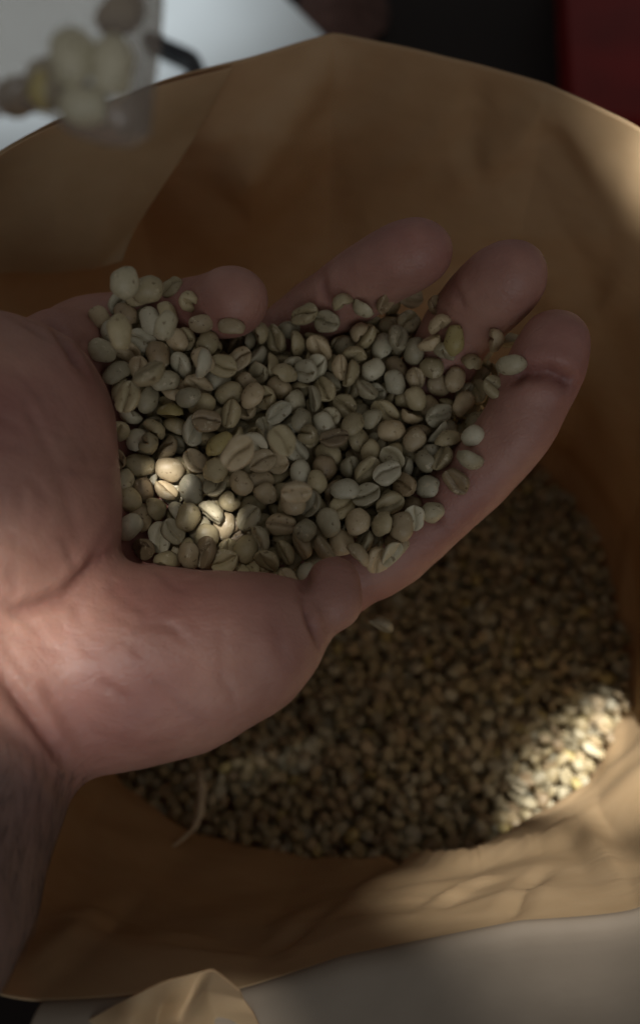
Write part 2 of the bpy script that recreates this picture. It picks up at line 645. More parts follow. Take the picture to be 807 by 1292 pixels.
bag = empty('paper_bag', (0.01, 0.195, 0.0))
tag(bag, 'open brown kraft paper bag half full of green coffee beans', 'paper bag')
G, bf = loft(RINGS, 18, 24)
nr, nc = G.shape[:2]
BAG_CREASES = [  # pixel polyline, height mm (towards the inside), half width mm
    ([(690, 105), (684, 135), (650, 180), (560, 240)], 3.5, 9), ([(420, 44), (400, 90), (330, 200), (290, 260)], 3.5, 11),
    ([(450, 1090), (600, 1086), (700, 1062), (730, 1035)], 4.5, 7), ([(730, 1035), (760, 1080), (795, 1135)], 3.5, 7),
    ([(792, 690), (780, 850), (768, 990)], 3.5, 9), ([(540, 1150), (590, 1120), (640, 1105)], 2.2, 5),
    ([(90, 1160), (200, 1185), (310, 1205)], 2.5, 8), ([(30, 1235), (90, 1180), (150, 1120)], 2.5, 8),
    ([(610, 92), (592, 180), (612, 260)], -2.5, 8), ([(500, 64), (470, 120), (380, 165)], -2.2, 8),
    ([(690, 106), (740, 180), (790, 260)], 2.8, 10), ([(800, 330), (740, 420), (720, 520)], 2.0, 9),
    ([(330, 1215), (400, 1150), (470, 1100)], -2.0, 6), ([(640, 1160), (660, 1120), (700, 1090)], -2.2, 5),
    ([(240, 180), (330, 160), (420, 200)], 1.6, 6), ([(560, 150), (520, 200), (450, 230)], 1.6, 6),
]
Gf = G.reshape(-1, 3)
quads = [f for f in bf if len(f) == 4]
bag_tree = BVHTree.FromPolygons([Vector(v) for v in Gf], quads)
du_ = np.roll(G, -1, 1) - np.roll(G, 1, 1)
nn_ = np.cross(du_, np.gradient(G, axis=0)).reshape(-1, 3)
nn_ /= np.linalg.norm(nn_, axis=1)[:, None] + 1e-9
inw = np.array([10.0, 195.0, -260.0]) - Gf
nn_ *= np.sign((nn_ * inw).sum(1))[:, None]
move = np.zeros(len(Gf))
for poly, hgt, wid in BAG_CREASES:
    pts = []
    for (a, b) in zip(poly[:-1], poly[1:]):
        for t in np.linspace(0, 1, 10, endpoint=False):
            c = cam2world(*at(a[0] + (b[0] - a[0]) * t, a[1] + (b[1] - a[1]) * t, 100)) * 1000 - np.array([0, 0, CAM_Z * 1000])
            hit = bag_tree.ray_cast(Vector((0, 0, 0)), Vector(c).normalized())
            if hit[0]:
                pts.append(np.array(hit[0]))
    if len(pts) < 4:
        continue
    pts = np.array(pts)
    ix = np.nonzero(((Gf > pts.min(0) - 15) & (Gf < pts.max(0) + 15)).all(1))[0]
    dd = np.sqrt(((Gf[ix][:, None] - pts[None]) ** 2).sum(2))
    kk, d1 = dd.argmin(1), dd.min(1)
    fade = np.clip(np.minimum(kk + 2, len(pts) - kk) / 6.0, 0.15, 1)
    move[ix] += hgt * np.maximum(0, 1 - d1 / wid) * fade
rimfade = np.clip(np.arange(nr) / 6.0, 0.15, 1).repeat(nc)
G = (Gf + nn_ * (move * rimfade)[:, None]).reshape(nr, nc, 3)
bv = mm(G)
base = list(range((nr - 1) * nc, nr * nc))
bf.append(tuple(base))
body = link_mesh('bag_wall', bv, bf, M_PAPER)
keep_parent(body, bag)
sol = body.modifiers.new('thickness', 'SOLIDIFY')
sol.thickness = 0.0005
sol.offset = 0


# near rim: the paper rolls outward and hangs down outside
I0, I1 = 5, 12
per = 18
src = []
for i in range(I0, I1):
    for k in range(per):
        src.append(cat(RIM[i - 1], RIM[i], RIM[(i + 1) % NC], RIM[(i + 2) % NC], k / per, 0.16))
prof = [(0, 0), (2.2, 1.2), (5, 0.4), (10, -4), (20, -13), (34, -27), (50, -48), (60, -80), (66, -130)]
cv, cf = [], []
for j, (o_, z_) in enumerate(prof):
    for i, p in enumerate(src):
        q = p - np.array([5.0, 190, p[2]])
        q /= np.linalg.norm(q) + 1e-9
        w = p + q * o_ + np.array([0, 0, z_])
        amp_ = min(1.0, j / 4.0)
        w = w + np.array([0, -0.4, 0.8]) * fold_noise(w * 1.2, 0.7) * amp_
        cv.append(w)
ns = len(src)
for j in range(len(prof) - 1):
    for i in range(ns - 1):
        cf.append((j * ns + i, (j + 1) * ns + i, (j + 1) * ns + i + 1, j * ns + i + 1))
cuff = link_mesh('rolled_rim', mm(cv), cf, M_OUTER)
keep_parent(cuff, bag)
sd = cuff.modifiers.new('round', 'SUBSURF')
sd.levels = sd.render_levels = 1
so = cuff.modifiers.new('thickness', 'SOLIDIFY')
so.thickness = 0.0005


def sheet(name, grid, nu, nv, amp, parent, mat=M_PAPER, thick=0.0005):
    """a paper sheet through a small grid of control points (rows of mm points)"""
    Gp = [[np.array(p, float) for p in row] for row in grid]
    R, Cc = len(Gp), len(Gp[0])
    rows = []
    for r in range(R):
        row = []
        for c in range(Cc - 1):
            for k in range(nu):
                p0 = Gp[r][max(c - 1, 0)]
                p3 = Gp[r][min(c + 2, Cc - 1)]
                row.append(cat(p0, Gp[r][c], Gp[r][c + 1], p3, k / nu, 0.3))
        row.append(Gp[r][-1])
        rows.append(row)
    V = []
    for r in range(R - 1):
        for k in range(nv):
            for c in range(len(rows[0])):
                p0 = rows[max(r - 1, 0)][c]
                p3 = rows[min(r + 2, R - 1)][c]
                V.append(cat(p0, rows[r][c], rows[r + 1][c], p3, k / nv, 0.3))
    V.extend(rows[-1])
    wd = len(rows[0])
    V = [v + np.array([0.3, -0.6, 0.5]) * fold_noise(v, amp) for v in V]
    F = []
    for j in range(len(V) // wd - 1):
        for i in range(wd - 1):
            F.append((j * wd + i, j * wd + i + 1, (j + 1) * wd + i + 1, (j + 1) * wd + i))
    o = link_mesh(name, mm(V), F, mat)
    if parent:
        keep_parent(o, parent)
    so = o.modifiers.new('thickness', 'SOLIDIFY')
    so.thickness = thick
    so.offset = 0
    return o


# left: the side of the bag folded inwards, its lower edge hanging free over the dark inside
flap_grid = [
    [RIM[15] + np.array([0, 0, -1]), RIM[16] + np.array([1, -1, 0.0]), RIM[17] + np.array([1, -1, 0.0]), RIM[18] + np.array([0, -1, 0]), px_z(292, 86, 151)],
    [np.array([-150, 205, -172]), px_z(-10, 250, 168), px_z(75, 235, 168), px_z(150, 205, 168), px_z(248, 170, 172)],
    [np.array([-150, 210, -190]), px_z(-10, 320, 188), px_z(70, 318, 189), px_z(128, 312, 190), px_z(172, 285, 190)],
    [np.array([-150, 210, -200]), px_z(-10, 347, 197), px_z(60, 344, 197), px_z(118, 339, 197), px_z(153, 330, 196)],
]
flap = sheet('folded_flap', flap_grid, 18, 18, 0.6, bag)

# near left: a crumpled piece of the rim standing up
cr_grid = [
    [px_z(95, 1300, 214), px_z(150, 1268, 210), px_z(205, 1240, 207), px_z(252, 1226, 205), px_z(270, 1224, 206), px_z(303, 1250, 213)],
    [px_z(120, 1310, 216), px_z(165, 1290, 209), px_z(205, 1268, 213), px_z(238, 1262, 206), px_z(262, 1250, 212), px_z(308, 1262, 216)],
    [px_z(140, 1330, 219), px_z(180, 1320, 214), px_z(200, 1300, 216), px_z(228, 1290, 209), px_z(270, 1280, 217), px_z(320, 1280, 218)],
    [px_z(150, 1370, 226), px_z(190, 1360, 224), px_z(220, 1345, 224), px_z(250, 1335, 221), px_z(290, 1320, 224), px_z(330, 1300, 222)],
]
crumple = sheet('crumpled_fold', cr_grid, 12, 12, 0.55, bag)

# ------------------------------------------------------------------ hand object
CREASES = [  # pixel polyline, depth mm, half width mm, tint
    ([(152, 690), (110, 722), (80, 755), (40, 768), (0, 772)], 1.3, 1.5, 0.55),
    ([(384, 756), (392, 785), (404, 814)], 2.0, 1.2, 0.7),
    ([(378, 752), (386, 735), (392, 715)], 1.0, 1.3, 0.5),
    ([(-10, 835), (30, 890), (62, 938), (102, 990)], 1.6, 1.4, 0.6),
    ([(-10, 905), (30, 935), (70, 985), (90, 1015)], 0.7, 1.4, 0.4),
    ([(0, 800), (30, 850), (60, 905)], 0.35, 1.0, 0.2),
    ([(636, 484), (660, 470), (690, 470), (714, 480), (726, 490)], 2.6, 2.0, 0.7),
    ([(532, 640), (548, 655), (560, 672)], 0.8, 1.4, 0.5),
    ([(404, 345), (410, 368), (418, 392)], 0.8, 1.4, 0.5),
    ([(566, 352), (580, 375), (590, 402)], 0.5, 1.3, 0.35),
    ([(52, 380), (72, 415), (92, 450), (112, 480)], 1.4, 1.6, 0.5),
    ([(24, 402), (42, 412), (60, 428)], 0.6, 1.2, 0.3),
    ([(145, 660), (120, 700), (100, 760), (95, 800)], 0.35, 1.6, 0.25),
    ([(60, 560), (90, 640), (100, 700)], 0.3, 1.5, 0.2),
    ([(20, 480), (50, 540), (55, 600)], 0.25, 1.2, 0.15),
    ([(340, 760), (350, 800), (360, 850)], 0.3, 1.3, 0.2),
]

cr_ = random.Random(31)
for k in range(34):                                   # fine lines of the palm
    cx, cy = cr_.choice([(cr_.uniform(30, 330), cr_.uniform(770, 900)), (cr_.uniform(5, 120), cr_.uniform(440, 740)), (cr_.uniform(100, 260), cr_.uniform(730, 860))])
    an, ln = cr_.gauss(0.9, 0.45), cr_.uniform(18, 55)
    pts_ = [(cx + math.cos(an) * ln * t + cr_.uniform(-4, 4), cy + math.sin(an) * ln * t + cr_.uniform(-4, 4)) for t in (-1, -0.3, 0.3, 1)]
    CREASES.append((pts_, cr_.uniform(0.15, 0.35), 0.9, cr_.uniform(0.1, 0.28)))


def finish_hand():
    bvh = BVHTree.FromPolygons([Vector(v) for v in HV], [tuple(f) for f in HF])
    crease = np.zeros(len(HV))
    V = HV.copy()
    e = 0.5
    f0 = hand_sdf(HV)
    nrm = np.stack([hand_sdf(HV + np.eye(3)[i] * e) - f0 for i in range(3)], 1)
    nrm /= np.linalg.norm(nrm, axis=1)[:, None] + 1e-9
    for poly, dep, sig, tint in CREASES:
        pts = []
        for (a, b) in zip(poly[:-1], poly[1:]):
            for t in np.linspace(0, 1, 8, endpoint=False):
                px, py = a[0] + (b[0] - a[0]) * t, a[1] + (b[1] - a[1]) * t
                d = Vector(at(px, py, 1.0)).normalized()
                hit = bvh.ray_cast(Vector((0, 0, 0)), d)
                if hit[0]:
                    pts.append(np.array(hit[0]))
        if len(pts) < 3:
            continue
        pts = np.array(pts)
        box = ((HV > pts.min(0) - 8) & (HV < pts.max(0) + 8)).all(1)
        ix = np.nonzero(box)[0]
        dd = np.sqrt(((HV[ix][:, None, :] - pts[None]) ** 2).sum(2))
        k = dd.argmin(1)
        d1 = dd.min(1)
        endf = np.clip(np.minimum(k, len(pts) - 1 - k) / 5.0, 0.25, 1)
        w = np.exp(-(d1 / sig) ** 2) * endf
        lip = np.exp(-((d1 - sig * 2.2) / (sig * 1.2)) ** 2) * endf
        V[ix] += nrm[ix] * (-dep * w + dep * 0.25 * lip)[:, None]
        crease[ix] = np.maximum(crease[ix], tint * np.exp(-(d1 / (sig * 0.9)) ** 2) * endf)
    for i in range(len(V)):                           # soft unevenness of the flesh
        V[i] += nrm[i] * (noise.noise(Vector(HV[i]) * 0.07) * 0.7 + noise.noise(Vector(HV[i]) * 0.25) * 0.12)
    W = np.stack([V[:, 0], V[:, 2] * CP + V[:, 1] * SP, CAM_Z * 1000 - V[:, 2] * SP + V[:, 1] * CP], 1) * 0.001
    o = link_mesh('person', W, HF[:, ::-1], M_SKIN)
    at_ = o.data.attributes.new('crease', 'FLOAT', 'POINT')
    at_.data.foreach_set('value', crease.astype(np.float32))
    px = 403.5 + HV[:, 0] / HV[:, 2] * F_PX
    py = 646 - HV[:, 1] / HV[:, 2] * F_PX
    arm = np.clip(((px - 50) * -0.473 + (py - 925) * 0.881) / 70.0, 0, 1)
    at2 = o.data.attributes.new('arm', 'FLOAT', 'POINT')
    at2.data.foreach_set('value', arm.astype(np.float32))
    # fine dark hairs on the forearm
    hr = random.Random(5)
    cand = np.nonzero((arm > 0.25) & (nrm[:, 2] < 0.3) & (py < 1330) & (px > -60))[0]
    hv, hfc = [], []
    for k in range(420):
        i = cand[hr.randrange(len(cand))]
        p, nn = V[i], nrm[i]
        d = np.array([-0.35 + hr.uniform(-.4, .4), -0.75 + hr.uniform(-.3, .3), hr.uniform(-.3, .3)])
        d -= nn * (d @ nn)
        d /= np.linalg.norm(d) + 1e-9
        Lh = hr.uniform(4, 9)
        sd_ = np.cross(nn, d) * 0.045
        b0 = len(hv)
        for q in range(4):
            t = q / 3
            c = p + d * Lh * t + nn * (0.9 * t - 0.7 * t * t)
            w = 1 - 0.8 * t
            for off in (sd_ * w, nn * 0.045 * w, -sd_ * w):
                hv.append(cam2world(*(c + off)))
        for q in range(3):
            for e_ in range(3):
                hfc.append((b0 + q * 3 + e_, b0 + q * 3 + (e_ + 1) % 3, b0 + q * 3 + 3 + (e_ + 1) % 3, b0 + q * 3 + 3 + e_))
    hair = link_mesh('arm_hair', hv, hfc, M_HAIR, o)
    hair['kind'] = 'stuff'
    sd = o.modifiers.new('smooth', 'SUBSURF')
    sd.levels = sd.render_levels = 1
    return o


hand = finish_hand()
tag(hand, 'bare right hand and wrist palm up, cupping a heap of green coffee beans', 'person')

# ------------------------------------------------------------------ coffee beans


def bean_mat(name, c0, c1, rough=0.5):
    m, n, l, b = new_mat(name)
    tc = N(n, 'ShaderNodeTexCoord')
    oi = N(n, 'ShaderNodeObjectInfo')
    ad = N(n, 'ShaderNodeVectorMath', operation='ADD')
    l.new(tc.outputs['Object'], ad.inputs[0])
    l.new(oi.outputs['Random'], ad.inputs[1])
    n1 = N(n, 'ShaderNodeTexNoise', Scale=260.0, Detail=5.0, Roughness=0.65)
    l.new(ad.outputs[0], n1.inputs['Vector'])
    r = ramp(n, [(0.3, c0), (0.7, c1)])
    l.new(n1.outputs[0], r.inputs[0])
    hs = N(n, 'ShaderNodeHueSaturation')
    mr = N(n, 'ShaderNodeMapRange')
    mr.inputs['To Min'].default_value = 0.75
    mr.inputs['To Max'].default_value = 1.2
    l.new(oi.outputs['Random'], mr.inputs['Value'])
    l.new(mr.outputs[0], hs.inputs['Value'])
    l.new(r.outputs[0], hs.inputs['Color'])
    n4 = N(n, 'ShaderNodeTexNoise', Scale=330.0, Detail=4.0, Roughness=0.7)
    l.new(ad.outputs[0], n4.inputs['Vector'])
    r4 = ramp(n, [(0.60, (0, 0, 0)), (0.66, (0.75, 0.75, 0.75))])
    l.new(n4.outputs[0], r4.inputs[0])
    m4 = N(n, 'ShaderNodeMix', data_type='RGBA')
    l.new(r4.outputs[0], m4.inputs['Factor'])
    l.new(hs.outputs[0], m4.inputs['A'])
    m4.inputs['B'].default_value = (0.56, 0.48, 0.33, 1)
    n7 = N(n, 'ShaderNodeTexNoise', Scale=700.0, Detail=2.0)
    l.new(ad.outputs[0], n7.inputs['Vector'])
    r7 = ramp(n, [(0.28, (0.35, 0.28, 0.2)), (0.36, (1, 1, 1))])
    l.new(n7.outputs[0], r7.inputs[0])
    m7 = N(n, 'ShaderNodeMix', data_type='RGBA', blend_type='MULTIPLY')
    m7.inputs['Factor'].default_value = 0.8
    l.new(m4.outputs['Result'], m7.inputs['A'])
    l.new(r7.outputs[0], m7.inputs['B'])
    l.new(m7.outputs['Result'], b.inputs['Base Color'])
    b.inputs['Roughness'].default_value = rough
    n2 = N(n, 'ShaderNodeTexNoise', Scale=1500.0, Detail=3.0)
    l.new(tc.outputs['Object'], n2.inputs['Vector'])
    bp = N(n, 'ShaderNodeBump', Strength=0.25, Distance=0.0003)
    l.new(n2.outputs[0], bp.inputs['Height'])
    l.new(bp.outputs[0], b.inputs['Normal'])
    return m


TONES = {
    'olive': bean_mat('bean_olive', (0.35, 0.285, 0.155), (0.46, 0.38, 0.225)),
    'grey green': bean_mat('bean_grey_green', (0.34, 0.295, 0.185), (0.45, 0.395, 0.265)),
    'tan': bean_mat('bean_tan', (0.40, 0.305, 0.175), (0.52, 0.415, 0.26)),
    'brownish': bean_mat('bean_brown', (0.22, 0.155, 0.085), (0.32, 0.24, 0.14)),
    'yellowish': bean_mat('bean_yellow', (0.42, 0.33, 0.12), (0.50, 0.41, 0.18)),
    'pale': bean_mat('bean_pale', (0.46, 0.42, 0.29), (0.58, 0.53, 0.39)),
}
M_CUT = plain_mat('bean_silverskin', (0.40, 0.31, 0.18), 0.6, 500.0, 0.3)
MESH_OF = {}
CUT_OF = []
for i, (V, F, C, CF) in enumerate(BEANS):
    for tone, mt in TONES.items():
        me = bpy.data.meshes.new('coffee_bean')
        me.from_pydata([(x * .001, y * .001, z * .001) for x, y, z in V], [], F)
        me.polygons.foreach_set('use_smooth', [True] * len(me.polygons))
        me.materials.append(mt)
        MESH_OF[(i, tone)] = me
    me = bpy.data.meshes.new('center_cut')
    me.from_pydata([(x * .001, y * .001, z * .001) for x, y, z in C], [], CF)
    me.polygons.foreach_set('use_smooth', [True] * len(me.polygons))
    me.materials.append(M_CUT)
    CUT_OF.append(me)

CAMROT = Euler((math.radians(90) - PITCH, 0, 0)).to_quaternion()
RX90 = CAMROT


def add_bean(shape, tone, loc, quat, label, group, cut=True):
    o = bpy.data.objects.new('coffee_bean', MESH_OF[(shape, tone)])
    COL.objects.link(o)
    o.rotation_mode = 'QUATERNION'
    o.location = loc
    o.rotation_quaternion = quat
    tag(o, label, 'coffee bean', group)
    if cut:
        c = bpy.data.objects.new('center_cut', CUT_OF[shape])
        COL.objects.link(c)
        c.parent = o
    return o


